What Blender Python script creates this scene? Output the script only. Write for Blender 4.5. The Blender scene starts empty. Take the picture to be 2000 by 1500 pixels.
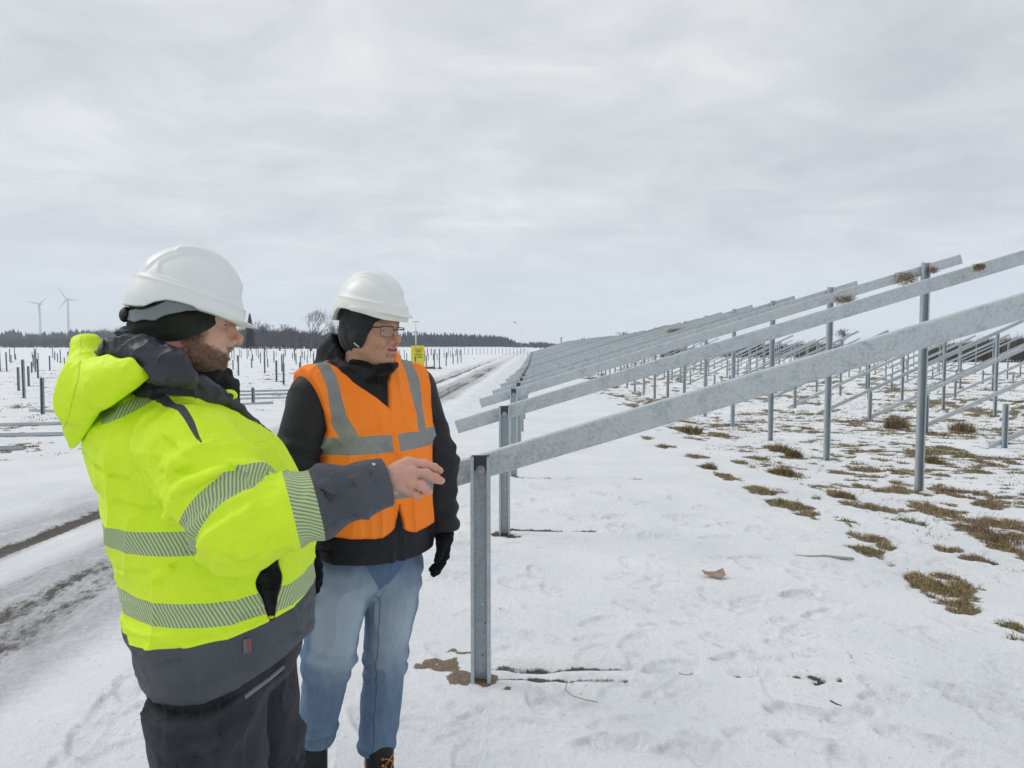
import bpy, bmesh, math, random
import numpy as np
from mathutils import Vector, Matrix

# ------------------------------------------------------------------ camera, sky, sun, exposure
C = bpy.context.scene.collection
scn = bpy.context.scene
CAM_H, F, HORIZON = 1.58, 1390.0, 674.0
PITCH = math.atan((750 - HORIZON) / F)
cam_data = bpy.data.cameras.new("camera")
cam = bpy.data.objects.new("camera", cam_data); C.objects.link(cam)
cam.location = (0, 0, CAM_H)
cam.rotation_euler = (math.pi / 2 - PITCH, 0, 0)
cam_data.sensor_width = 36.0
cam_data.lens = 36.0 * F / 2000.0
cam_data.clip_start = 0.05
cam_data.clip_end = 20000
scn.camera = cam

scn.view_settings.view_transform = 'Standard'
scn.view_settings.look = 'None'
scn.view_settings.gamma = 1
scn.view_settings.exposure = 0.29
scn.cycles.volume_bounces = 2
scn.cycles.max_bounces = 8

SUN_EL, SUN_AZ = math.radians(38), math.radians(-50)      # azimuth measured from +Y towards +X
w = bpy.data.worlds.new("World"); scn.world = w
w.use_nodes = True
nt = w.node_tree; N = nt.nodes; L = nt.links
N.clear()
def nd(nodes, t, **kw):
    n = nodes.new(t)
    for k, v in kw.items(): setattr(n, k, v)
    return n
wo = nd(N, 'ShaderNodeOutputWorld')
sky = nd(N, 'ShaderNodeTexSky', sky_type='NISHITA', sun_disc=False)
sky.sun_elevation = SUN_EL; sky.sun_rotation = SUN_AZ
bsky = nd(N, 'ShaderNodeBackground'); bsky.inputs['Strength'].default_value = 0.1
L.new(sky.outputs[0], bsky.inputs[0])
tc = nd(N, 'ShaderNodeTexCoord')
sep = nd(N, 'ShaderNodeSeparateXYZ'); L.new(tc.outputs['Generated'], sep.inputs[0])
def wmath(op, a, b=None, c=None):
    n = nd(N, 'ShaderNodeMath', operation=op)
    for i, v in enumerate((a, b, c)):
        if v is None: continue
        if isinstance(v, (int, float)): n.inputs[i].default_value = v
        else: L.new(v, n.inputs[i])
    return n.outputs[0]
zc = wmath('ADD', wmath('MAXIMUM', sep.outputs[2], 0.0), 0.16)
cu = wmath('DIVIDE', sep.outputs[0], zc); cv = wmath('DIVIDE', sep.outputs[1], zc)
comb = nd(N, 'ShaderNodeCombineXYZ'); L.new(cu, comb.inputs[0]); L.new(cv, comb.inputs[1]); comb.inputs[2].default_value = 3.7
def wnoise(scale, detail, rough, dist, offs):
    mp = nd(N, 'ShaderNodeMapping'); mp.inputs['Location'].default_value = offs
    mp.inputs['Scale'].default_value = (0.95, 1.1, 1); mp.inputs['Rotation'].default_value = (0, 0, 0.25)
    L.new(comb.outputs[0], mp.inputs[0])
    n = nd(N, 'ShaderNodeTexNoise'); n.inputs['Scale'].default_value = scale
    n.inputs['Detail'].default_value = detail; n.inputs['Roughness'].default_value = rough
    n.inputs['Distortion'].default_value = dist
    L.new(mp.outputs[0], n.inputs['Vector']); return n.outputs[0]
n1 = wnoise(0.55, 6, 0.52, 0.25, (2.3, 0.4, 0))
n2 = wnoise(2.6, 8, 0.60, 0.5, (7.1, 1.4, 2))
cl = wmath('ADD', wmath('MULTIPLY', n1, 0.56), wmath('MULTIPLY', n2, 0.44))
ramp = nd(N, 'ShaderNodeValToRGB')
e = ramp.color_ramp.elements
e[0].position = 0.36; e[0].color = (0.470, 0.490, 0.515, 1)
e[1].position = 0.66; e[1].color = (0.740, 0.748, 0.738, 1)
m_ = ramp.color_ramp.elements.new(0.5); m_.color = (0.580, 0.598, 0.608, 1)
L.new(cl, ramp.inputs[0])
# clouds thin to an even veil near the horizon and are brightest overhead
hz = nd(N, 'ShaderNodeMapRange'); hz.inputs['From Min'].default_value = 0.0; hz.inputs['From Max'].default_value = 0.16
L.new(sep.outputs[2], hz.inputs[0])
mixh = nd(N, 'ShaderNodeMixRGB'); mixh.inputs[1].default_value = (0.570, 0.592, 0.622, 1)
L.new(hz.outputs[0], mixh.inputs[0]); L.new(ramp.outputs[0], mixh.inputs[2])
zen = nd(N, 'ShaderNodeMapRange'); zen.inputs['From Min'].default_value = 0.50; zen.inputs['From Max'].default_value = 0.95
zen.inputs['To Min'].default_value = 1.0; zen.inputs['To Max'].default_value = 1.15
L.new(sep.outputs[2], zen.inputs[0])
bcl = nd(N, 'ShaderNodeBackground'); L.new(mixh.outputs[0], bcl.inputs[0]); L.new(zen.outputs[0], bcl.inputs[1])
mixs = nd(N, 'ShaderNodeMixShader'); mixs.inputs[0].default_value = 0.95
L.new(bsky.outputs[0], mixs.inputs[1]); L.new(bcl.outputs[0], mixs.inputs[2])
L.new(mixs.outputs[0], wo.inputs[0])

sl = bpy.data.lights.new("sun", 'SUN'); sl.energy = 0.95; sl.angle = math.radians(28); sl.color = (1.0, 0.97, 0.93)
sun = bpy.data.objects.new("sun", sl); C.objects.link(sun)
sd = Vector((math.sin(SUN_AZ) * math.cos(SUN_EL), math.cos(SUN_AZ) * math.cos(SUN_EL), math.sin(SUN_EL)))
SUNV = Vector((-0.66, 0.22, 0.66)).normalized()
sun.rotation_euler = SUNV.to_track_quat('Z', 'Y').to_euler()
sky.sun_elevation = math.asin(SUNV.z); sky.sun_rotation = math.atan2(SUNV.x, SUNV.y)

# ------------------------------------------------------------------ surveying: pixel + depth -> world point
def at(px, py, Y):
    u = (px - 1000) / F; v = (750 - py) / F
    t = Y / (v * math.sin(PITCH) + math.cos(PITCH))
    return np.array([u * t, Y, CAM_H + t * (v * math.cos(PITCH) - math.sin(PITCH))])
def on_ground(px, py, z=0.0):
    u = (px - 1000) / F; v = (750 - py) / F
    dz = v * math.cos(PITCH) - math.sin(PITCH)
    t = (z - CAM_H) / dz
    return np.array([u * t, t * (v * math.sin(PITCH) + math.cos(PITCH)), z])

# ------------------------------------------------------------------ noise
def _hash(ix, iy, iz):
    n = (ix * 374761393 + iy * 668265263 + iz * 2147483647 * 3 + 1013904223) & 0xffffffff
    n = ((n ^ (n >> 13)) * 1274126177) & 0xffffffff
    n = n ^ (n >> 16)
    return (n & 0xffff) / 32767.5 - 1.0
def noise(p):
    p = np.asarray(p, dtype=np.float64)
    i = np.floor(p).astype(np.int64); f = p - i
    f = f * f * f * (f * (f * 6 - 15) + 10)
    r = 0
    for dx in (0, 1):
        wx = f[..., 0] if dx else 1 - f[..., 0]
        for dy in (0, 1):
            wy = f[..., 1] if dy else 1 - f[..., 1]
            for dz in (0, 1):
                wz = f[..., 2] if dz else 1 - f[..., 2]
                r = r + wx * wy * wz * _hash(i[..., 0] + dx, i[..., 1] + dy, i[..., 2] + dz)
    return r
def fbm(p, octv=4, gain=0.5):
    p = np.asarray(p, dtype=np.float64); a = 1.0; s = 0; t = 0
    for _ in range(octv):
        s = s + a * noise(p); t += a; a *= gain; p = p * 2.03 + 17.3
    return s / t
def n2d(x, y, sc, octv=3, seed=0.0):
    return fbm(np.stack([x * sc, y * sc, np.zeros_like(x) + seed + 0.37], -1), octv)
def sst(a, b, x):
    t = np.clip((x - a) / (b - a), 0, 1); return t * t * (3 - 2 * t)

# ------------------------------------------------------------------ materials
def principled(name, col=(0.5, 0.5, 0.5), rough=0.6, metal=0.0, spec=0.5):
    m = bpy.data.materials.new(name); m.use_nodes = True
    b = m.node_tree.nodes['Principled BSDF']
    b.inputs['Base Color'].default_value = (*col, 1); b.inputs['Roughness'].default_value = rough
    b.inputs['Metallic'].default_value = metal; b.inputs['Specular IOR Level'].default_value = spec
    return m
class NG:
    """small helper around a material's node tree"""
    def __init__(s, m):
        s.m = m; s.t = m.node_tree; s.b = s.t.nodes['Principled BSDF']
    def n(s, t, **kw): return nd(s.t.nodes, t, **kw)
    def link(s, a, b): s.t.links.new(a, b)
    def coord(s, kind='Object'): return s.n('ShaderNodeTexCoord').outputs[kind]
    def noise(s, vec, scale, detail=4, rough=0.55, dist=0.0, stretch=None):
        if stretch is not None:
            mp = s.n('ShaderNodeMapping'); mp.inputs['Scale'].default_value = stretch; s.link(vec, mp.inputs[0]); vec = mp.outputs[0]
        n = s.n('ShaderNodeTexNoise'); n.inputs['Scale'].default_value = scale; n.inputs['Detail'].default_value = detail
        n.inputs['Roughness'].default_value = rough; n.inputs['Distortion'].default_value = dist
        s.link(vec, n.inputs['Vector']); return n.outputs[0]
    def math(s, op, a, b=None, c=None, clamp=False):
        n = s.n('ShaderNodeMath', operation=op); n.use_clamp = clamp
        for i, v in enumerate((a, b, c)):
            if v is None: continue
            if isinstance(v, (int, float)): n.inputs[i].default_value = v
            else: s.link(v, n.inputs[i])
        return n.outputs[0]
    def range(s, v, a, b, c=0.0, d=1.0, smooth=False):
        n = s.n('ShaderNodeMapRange')
        if smooth: n.interpolation_type = 'SMOOTHSTEP'
        for i, x in enumerate((v, a, b, c, d)):
            if isinstance(x, (int, float)): n.inputs[i].default_value = x
            else: s.link(x, n.inputs[i])
        return n.outputs[0]
    def mix(s, fac, a, b):
        n = s.n('ShaderNodeMixRGB')
        for i, x in enumerate((fac, a, b)):
            if isinstance(x, (int, float)): n.inputs[i].default_value = x
            elif isinstance(x, tuple): n.inputs[i].default_value = (*x, 1) if len(x) == 3 else x
            else: s.link(x, n.inputs[i])
        return n.outputs[0]
    def attr(s, name): 
        n = s.n('ShaderNodeAttribute'); n.attribute_name = name; return n.outputs['Fac']
    def attrc(s, name):
        n = s.n('ShaderNodeAttribute'); n.attribute_name = name; return n.outputs['Color']
    def bump(s, h, strength=0.3, dist=0.01, prev=None):
        n = s.n('ShaderNodeBump'); n.inputs['Strength'].default_value = strength; n.inputs['Distance'].default_value = dist
        s.link(h, n.inputs['Height'])
        if prev is not None: s.link(prev, n.inputs['Normal'])
        return n.outputs[0]
    def col(s, x):
        s.link(x, s.b.inputs['Base Color'])
    def rough(s, x): s.link(x, s.b.inputs['Roughness'])
    def normal(s, x): s.link(x, s.b.inputs['Normal'])

def mat_zinc(name, c0, c1, metal=0.35):
    m = principled(name, c0, 0.5, metal); g = NG(m); v = g.coord()
    a = g.noise(v, 9, 6, 0.65, 0.6); b = g.noise(v, 60, 3, 0.65)
    f = g.math('ADD', g.math('MULTIPLY', a, 0.5), g.math('MULTIPLY', b, 0.5))
    rnd = g.n('ShaderNodeObjectInfo').outputs['Random']
    f = g.math('ADD', g.math('MULTIPLY', g.math('SUBTRACT', f, 0.5), g.range(rnd, 0, 1, 0.35, 1.0)), g.math('ADD', 0.5, g.math('MULTIPLY', g.math('SUBTRACT', rnd, 0.4), 0.11)))
    base = g.mix(g.range(f, 0.40, 0.60, 0, 1, True), c0, c1)
    sp = g.range(g.noise(v, 120, 2, 0.5, 0, (1, 1, 2.2)), 0.60, 0.70)
    st = g.math('MULTIPLY', sp, g.range(g.noise(v, 2.5, 3), 0.45, 0.65))
    base = g.mix(g.math('MULTIPLY', st, 0.7), base, (0.13, 0.12, 0.11))
    g.col(base); g.rough(g.range(a, 0.3, 0.7, 0.38, 0.6))
    g.normal(g.bump(a, 0.12, 0.004)); return m
M = {}
M['zinc'] = mat_zinc('galvanised_steel', (0.345, 0.385, 0.412), (0.525, 0.565, 0.59))
M['zinc_post'] = mat_zinc('galvanised_post', (0.36, 0.415, 0.445), (0.51, 0.56, 0.59))
M['zinc_field'] = mat_zinc('weathered_zinc', (0.17, 0.215, 0.245), (0.28, 0.33, 0.36))
M['dark_steel'] = principled('dark_steel', (0.07, 0.075, 0.08), 0.45, 0.5)
M['bolt'] = principled('bolt_steel', (0.42, 0.42, 0.43), 0.35, 0.9)

# ------------------------------------------------------------------ mesh building
class MB:
    def __init__(s): s.v = []; s.f = []; s.mi = []
    def add(s, verts, faces, mi=0):
        o = len(s.v); s.v.extend([tuple(map(float, q)) for q in verts]); s.f.extend([tuple(i + o for i in f) for f in faces]); s.mi.extend([mi] * len(faces))
        return s
    def extrude(s, prof, p0, p1, a, b, mi=0, cap=True):
        p0, p1, a, b = (np.array(t, float) for t in (p0, p1, a, b)); n = len(prof)
        vs = [p0 + a * x + b * y for x, y in prof] + [p1 + a * x + b * y for x, y in prof]
        fs = [(i, (i + 1) % n, n + (i + 1) % n, n + i) for i in range(n)]
        if cap: fs += [tuple(range(n))[::-1], tuple(range(n, 2 * n))]
        return s.add(vs, fs, mi)
    def box(s, c, h, mi=0, rz=0.0, R=None):
        c = np.array(c, float); vs = []
        for sx in (-1, 1):
            for sy in (-1, 1):
                for sz in (-1, 1):
                    q = np.array([sx * h[0], sy * h[1], sz * h[2]])
                    if R is not None: q = R @ q
                    elif rz: q = np.array([q[0] * math.cos(rz) - q[1] * math.sin(rz), q[0] * math.sin(rz) + q[1] * math.cos(rz), q[2]])
                    vs.append(c + q)
        return s.add(vs, [(0, 1, 3, 2), (4, 6, 7, 5), (0, 4, 5, 1), (2, 3, 7, 6), (0, 2, 6, 4), (1, 5, 7, 3)], mi)
    def tube(s, pts, rad, n=6, mi=0, cap=True):
        pts = [np.array(p, float) for p in pts]
        if not hasattr(rad, '__len__'): rad = [rad] * len(pts)
        vs = []; fs = []; prev = None
        for i, p in enumerate(pts):
            d = pts[min(i + 1, len(pts) - 1)] - pts[max(i - 1, 0)]; d = d / (np.linalg.norm(d) + 1e-9)
            if prev is None:
                up = np.array([0, 0, 1.0]) if abs(d[2]) < 0.9 else np.array([1.0, 0, 0])
                a = np.cross(d, up)
            else: a = prev - d * np.dot(prev, d)
            a /= np.linalg.norm(a) + 1e-9; prev = a; b = np.cross(d, a)
            for k in range(n):
                t = 2 * math.pi * k / n; vs.append(p + rad[i] * (a * math.cos(t) + b * math.sin(t)))
        for i in range(len(pts) - 1):
            for k in range(n):
                k2 = (k + 1) % n; fs.append((i * n + k, i * n + k2, (i + 1) * n + k2, (i + 1) * n + k))
        if cap: fs += [tuple(range(n))[::-1], tuple(range((len(pts) - 1) * n, len(pts) * n))]
        return s.add(vs, fs, mi)
    def cyl(s, p0, p1, r, n=16, mi=0, r1=None): return s.tube([p0, p1], [r, r if r1 is None else r1], n, mi)
    def mesh(s, name, mats, smooth=False):
        me = bpy.data.meshes.new(name); me.from_pydata(s.v, [], s.f)
        for m in (mats if isinstance(mats, (list, tuple)) else [mats]): me.materials.append(m)
        me.polygons.foreach_set('material_index', s.mi)
        bm = bmesh.new(); bm.from_mesh(me); bmesh.ops.recalc_face_normals(bm, faces=bm.faces); bm.to_mesh(me); bm.free()
        if smooth: me.polygons.foreach_set('use_smooth', [True] * len(me.polygons))
        me.update(); return me
    def build(s, name, mats, parent=None, smooth=False):
        return link(name, s.mesh(name, mats, smooth), parent)
def link(name, me, parent=None):
    o = bpy.data.objects.new(name, me); C.objects.link(o)
    if parent is not None: o.parent = parent
    return o
def tag(o, label=None, cat=None, group=None, kind=None):
    if label: o['label'] = label
    if cat: o['category'] = cat
    if group: o['group'] = group
    if kind: o['kind'] = kind
    return o
def empty(name, loc=(0, 0, 0), rz=0.0, label=None, cat=None, group=None):
    o = bpy.data.objects.new(name, None); C.objects.link(o); o.location = loc; o.rotation_euler = (0, 0, rz)
    o.empty_display_size = 0.1
    return tag(o, label, cat, group)
def dup(root, loc, rz=None, label=None, group=None):
    r = root.copy(); C.objects.link(r); r.location = loc
    if rz is not None: r.rotation_euler = (0, 0, rz)
    if label: r['label'] = label
    if group: r['group'] = group
    for ch in root.children:
        c = ch.copy(); C.objects.link(c); c.parent = r
        for g2 in ch.children:
            d = g2.copy(); C.objects.link(d); d.parent = c
    return r
def np_mesh(name, verts, faces, mats, smooth=True, attrs=None, mi=None):
    """fast mesh from numpy arrays (all faces the same size)"""
    me = bpy.data.meshes.new(name); verts = np.ascontiguousarray(verts, np.float32); faces = np.ascontiguousarray(faces, np.int32)
    k = faces.shape[1]; nf = len(faces)
    me.vertices.add(len(verts)); me.vertices.foreach_set('co', verts.ravel())
    me.loops.add(nf * k); me.loops.foreach_set('vertex_index', faces.ravel())
    me.polygons.add(nf); me.polygons.foreach_set('loop_start', np.arange(0, nf * k, k, dtype=np.int32))
    me.polygons.foreach_set('loop_total', np.full(nf, k, np.int32))
    for m in (mats if isinstance(mats, (list, tuple)) else [mats]): me.materials.append(m)
    if mi is not None: me.polygons.foreach_set('material_index', np.asarray(mi, np.int32))
    me.polygons.foreach_set('use_smooth', np.full(nf, smooth))
    me.update(calc_edges=True)
    for an, av in (attrs or {}).items():
        av = np.asarray(av, np.float32)
        if av.ndim == 1:
            me.attributes.new(an, 'FLOAT', 'POINT').data.foreach_set('value', av)
        else:
            c4 = np.ones((len(av), 4), np.float32); c4[:, :3] = av
            me.attributes.new(an, 'FLOAT_COLOR', 'POINT').data.foreach_set('color', c4.ravel())
    me.validate(); return me

rng = np.random.default_rng(7); random.seed(7)
# ------------------------------------------------------------------ the ground: one snow-covered sheet
ROWK = 0.031                                   # the rows run along (0.031, 1)
def relief(x, y):
    """large, gentle shape of the field"""
    xr = x - ROWK * y
    z = -0.16 * sst(1.6, 4.6, xr) - 0.10 * sst(5, 12, xr)
    z = z - np.interp(y, [8, 11, 14, 17, 20, 25, 30, 41, 70, 120, 300], [0, .08, .13, .17, .23, .28, .36, .44, .48, .50, .3]) * sst(-2.4, -0.9, xr)
    z = z + 0.05 * n2d(x, y, 0.12, 2, 3.0) * sst(6, 20, np.hypot(x, y))
    z = z - 0.04 * (sst(-1.9, -2.6, xr) - sst(-4.9, -5.6, xr))
    return z
def gz(x, y): return float(relief(np.array([float(x)]), np.array([float(y)]))[0])

PATCH = [(1496,966,42,12),(1545,995,45,14),(1580,1010,30,10),(1700,1090,26,20),(1690,1052,34,10),(1720,1072,26,10),(1835,1150,50,20),(1875,1135,28,12),
 (1868,1186,40,14),(1835,985,42,22),(1788,1012,20,8),(1645,962,30,11),(1705,985,50,9),(1950,1030,60,16),(1990,1062,44,30),(1945,1008,70,12),(1972,1226,22,9),(1985,1258,34,7),
 (1386,916,14,9),(1418,935,26,9),(1358,888,24,8),(1300,868,20,6),(1530,915,30,11),(1680,935,26,7),(1742,942,42,9),(1790,948,20,8),(1860,945,32,8),(1340,828,28,10),
 (1410,832,22,9),(1552,870,16,9),(1522,858,22,10),(1940,884,22,9),(1905,902,30,6),(1952,966,20,7),(1975,880,18,8),(1890,1012,40,8),(1935,1090,26,8),(1852,1065,30,6),
 (1450,895,20,5),(1600,945,24,6),(1480,880,24,6),(1640,905,28,7),(1700,900,30,6),(1760,905,22,6),(1820,880,26,9),(1870,865,24,9),(1230,835,18,5),(1265,850,14,5),
 (1800,1140,20,6),(1925,1150,20,5),(1645,1020,24,5),(1660,1030,8,4),(1740,1010,20,5),(1590,975,20,5)]
PW = []
for (px, py, hw, hh) in PATCH:
    c = on_ground(px, py, -0.08); a = on_ground(px, py - hh, -0.08); b = on_ground(px, py + hh, -0.08)
    PW.append((c[0], c[1], hw * c[1] / F, 0.5 * (a[1] - b[1])))
def grass_field(x, y):
    """> 0 where dead grass breaks through the snow"""
    xr = x - ROWK * y
    wx = x + 0.10 * n2d(x, y, 3.0, 3, 5.0) + 0.07 * n2d(x, y, 13.0, 2, 6.0)
    wy = y + 0.22 * n2d(x, y, 2.4, 3, 8.0) + 0.13 * n2d(x, y, 11.0, 2, 9.0)
    f = np.full(x.shape, -1.0)
    near = (y < 17) & (y > 2) & (x > 0.5)
    xn, yn, fn = wx[near], wy[near], f[near]
    for (cx, cy, rx, ry) in PW:
        fn = np.maximum(fn, 1 - np.sqrt(((xn - cx) / (rx * 1.05)) ** 2 + ((yn - cy) / (ry * 0.95)) ** 2))
    hl = n2d(x[near], y[near] * 0.8, 6.5, 4, 27.0); f[near] = np.where(fn > -0.6, fn * 1.15 - 0.05 + 0.95 * hl * (0.4 + 0.6 * sst(0.75, 0.1, fn)), -1.0)
    a = 0.55 * n2d(x, y * 0.7, 0.8, 2, 25.0) + 0.75 * n2d(x * 0.8, y, 2.6, 3, 21.0)
    dens = sst(2.2, 3.4, xr) * sst(7.5, 10.5, y) * 0.93 + 0.76 * sst(2.6, 4.3, xr) * sst(3.5, 6, y) * (1 - sst(7.5, 10.5, y))
    dens = dens + 0.46 * sst(-5.8, -7.5, xr) * sst(7, 11, y)
    dens = dens * (1 - sst(70, 130, y))
    a = a + 0.85 * n2d(x * 0.75, y, 7.5, 3, 23.0)
    far = a - (0.76 - 0.72 * dens)
    far = np.where(dens > 0.01, far * 1.6, -1.0)
    return np.maximum(f, far)
# dark, dirty places in the snow: (px, py, half width, half height, angle in px space) in photo pixels on the ground
def seg_field(x, y, p, q, wd):
    p = np.array(p[:2]); q = np.array(q[:2]); d = q - p; l2 = d @ d
    t = np.clip(((x - p[0]) * d[0] + (y - p[1]) * d[1]) / l2, 0, 1)
    return 1 - np.hypot(x - p[0] - t * d[0], y - p[1] - t * d[1]) / wd
STREAK = [((955,1298),(1230,1302),0.024),((1230,1302),(1350,1309),0.020),((962,1318),(1110,1322),0.020),((1110,1322),(1225,1330),0.014),((1030,1300),(1060,1300),0.05),
          ((1440,1316),(1515,1316),0.02),((1535,1320),(1640,1328),0.012),((1592,1334),(1612,1326),0.014),
          ((1000,1030),(1090,1032),0.06),((1090,1032),(1165,1036),0.03),((970,1040),(1000,1042),0.07),((1015,928),(1250,933),0.035)]
STREAKW = [(on_ground(*a), on_ground(*b), r) for a, b, r in STREAK]
SAND = [(875,1305,46,26),(905,1322,34,22),(850,1298,52,8),(985,1352,22,9),(600,1292,20,8),(905,1275,60,6),(970,1040,18,5),(1012,1042,10,3)]
SAND_SHADEW = []
for (px, py, hw, hh) in SAND:
    c = on_ground(px, py); a = on_ground(px, py - hh); b = on_ground(px, py + hh); SAND_SHADEW.append((c[0], c[1], 0.8 * hw * c[1] / F, 0.36 * (a[1] - b[1])))
for n_ in range(8):                                # dark rings at the post feet: contact shade put into the ground colour
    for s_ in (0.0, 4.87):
        SAND_SHADEW.append((-0.145 + 2.68 * n_ * ROWK + s_, 3.30 + 2.68 * n_ - s_ * ROWK, 0.085, 0.075))
# footprints
feet = []
r2 = np.random.default_rng(11)
for _ in range(330):
    y = r2.uniform(2.2, 8.5); x = r2.uniform(-1.8, 0.62 * y + 0.6)
    feet.append((x, y, r2.uniform(0, 6.283), r2.uniform(0.4, 1.0)))
for (px, py, an) in ((1560,1395,2.9),(1440,1285,0.2),(1780,1440,2.7),(1660,1400,0.4),(1340,1460,0.1),(1180,1450,0.3),(1560,1160,0.3),(1600,1200,0.5),(1455,1090,0.2),(1880,1350,2.6),(1930,1380,2.5),(1730,1360,0.3)):
    p = on_ground(px, py); feet.append((p[0], p[1], an, 1.35))
def detail(x, y):
    """footprints and crust, metres"""
    r = np.hypot(x, y)
    pr = np.zeros_like(x)
    z = 0.014 * n2d(x, y, 1.6, 3, 31.0) + 0.007 * n2d(x, y * 0.8, 6.5, 4, 33.0) * (r < 30) * (0.5 + 0.5 * n2d(x, y, 0.8, 2, 35.0))
    for (fx, fy, an, s) in feet:
        k = (np.abs(x - fx) < 0.32) & (np.abs(y - fy) < 0.32)
        if not k.any(): continue
        dx = x[k] - fx; dy = y[k] - fy; c, sn = math.cos(an), math.sin(an)
        u = dx * c + dy * sn; v = -dx * sn + dy * c
        hw = 0.050 + 0.012 * np.sin((u + 0.05) * 14)
        d = np.maximum(np.abs(u) / 0.145, np.abs(v) / hw); d = np.sqrt((u / 0.15) ** 2 + (v / hw) ** 2) * 0.6 + d * 0.4
        dep = -0.020 * s * (1 - sst(0.75, 1.0, d)) + 0.010 * s * np.exp(-((d - 1.15) / 0.16) ** 2)
        dep = dep + 0.0028 * s * np.sin(u * 190) * (d < 0.8)
        wv_ = noise(np.stack([u * 22 + fx, v * 22 + fy, np.zeros_like(u) + 3], -1)); pr[k] = np.maximum(pr[k], s * np.clip(sst(0.62, 0.92, d) * sst(1.12, 0.95, d) * 1.1 + 0.55 * (np.sin(u * 190) > 0.3) * (d < 0.8), 0, 1) * np.clip(0.45 + 1.1 * wv_, 0, 1))
        z[k] += dep * (0.55 + 0.45 * noise(np.stack([u * 14 + fx, v * 14 + fy, np.zeros_like(u)], -1)))
    xr = x - ROWK * y
    wob = 0.10 * n2d(x, y, 0.5, 2, 41.0)
    for (c, wd, dep) in ((-2.95, 0.20, 0.035), (-3.25, 0.16, 0.02), (-4.28, 0.18, 0.04), (-4.75, 0.2, 0.02), (-2.35, 0.2, 0.015)):
        q = (xr + wob - c) / wd
        z -= dep * np.exp(-q * q) * (r < 60)
        z += 0.4 * dep * np.exp(-((np.abs(q) - 1.7) / 0.5) ** 2) * (r < 60)
        z += 0.006 * np.sin(y * 75 + 6 * np.abs(q)) * np.exp(-q * q) * (r < 14)
    for (p, q, wd) in STREAKW:
        z -= 0.030 * np.clip(seg_field(x, y + 0.01 * n2d(x, y, 5, 2, 48.5), p, q, wd * 2.2), 0, 1)
    return z, pr
def mud_field(x, y):
    xr = x - ROWK * y; wob = 0.12 * n2d(x, y, 0.5, 2, 41.0) + 0.035 * n2d(x, y, 4, 2, 43.0)
    m = np.zeros_like(x)
    brk = 0.66 + 0.75 * n2d(x, y * 0.5, 0.8, 3, 45.0)
    for (c, wd, s) in ((-2.95, 0.17, 1.0), (-3.22, 0.12, 0.85), (-4.28, 0.095, 1.2), (-2.62, 0.05, 0.45), (-3.55, 0.05, 0.4)):
        q = (xr + wob - c) / wd; m = np.maximum(m, s * np.exp(-q * q) * np.clip(brk + 0.35 * (s > 1), 0, 1.2))
    m = m * (1 - 0.5 * sst(40, 90, y))
    for (p, q, wd) in STREAKW:
        jx = x + 0.012 * n2d(x, y, 9, 2, 47.0); jy = y + 0.02 * n2d(x, y, 7, 2, 48.0)
        m = np.maximum(m, np.clip(1.5 * seg_field(jx, jy, p, q, wd), 0, 1) * np.clip(0.95 + 0.8 * n2d(x, y, 3.5, 2, 49.0), 0.25, 1))
    return np.clip(m, 0, 1)
def slush_field(x, y):
    xr = x - ROWK * y; wob = 0.25 * n2d(x, y, 0.4, 3, 51.0)
    q = xr + wob
    a = 1.25 * sst(-2.3, -2.7, q) * (1 - sst(-3.5, -3.85, q)) + 1.0 * sst(-3.95, -4.15, q) * (1 - sst(-4.7, -5.2, q))
    return np.clip(a * (0.75 + 0.5 * n2d(x, y, 1.5, 3, 53.0)), 0, 1) * (1 - 0.6 * sst(30, 80, y))
def sand_shade_field(x, y):  # real sand patches plus the painted shade rings round the posts
    s = np.full(x.shape, -1.0); wx = x + 0.07 * n2d(x, y, 7, 4, 61.0); wy = y + 0.13 * n2d(x, y, 6, 4, 62.0)
    for (cx, cy, rx, ry) in SAND_SHADEW: s = np.maximum(s, 1 - np.sqrt(((wx - cx) / rx) ** 2 + ((wy - cy) / ry) ** 2))
    return np.clip(s * 1.5 + 0.9 * n2d(x, y, 11, 3, 63.0), 0, 1) * (s > -0.4)

rad = [0.25]
while rad[-1] < 22: rad.append(rad[-1] * 1.0062 + 0.0)
while rad[-1] < 9000: rad.append(rad[-1] * 1.035)
rad = np.array(rad)
ang = np.concatenate([np.radians(np.linspace(-180, -62, 60)[:-1]), np.radians(np.linspace(-62, 62, 640)), np.radians(np.linspace(62, 180, 60)[1:])])
AA, RR = np.meshgrid(ang, rad)
gx = (RR * np.sin(AA)).ravel(); gy = (RR * np.cos(AA)).ravel()
gr = grass_field(gx, gy); mud = mud_field(gx, gy); slu = slush_field(gx, gy); snd = sand_shade_field(gx, gy)
dtl, prn = detail(gx, gy)
gzv = relief(gx, gy) + dtl * (1 - sst(60, 120, np.hypot(gx, gy))) - 0.012 * np.clip(gr * 3, 0, 1)
na, nr = len(ang), len(rad)
idx = np.arange(na * nr).reshape(nr, na)
quads = np.stack([idx[:-1, :-1], idx[:-1, 1:], idx[1:, 1:], idx[1:, :-1]], -1).reshape(-1, 4)

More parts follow.
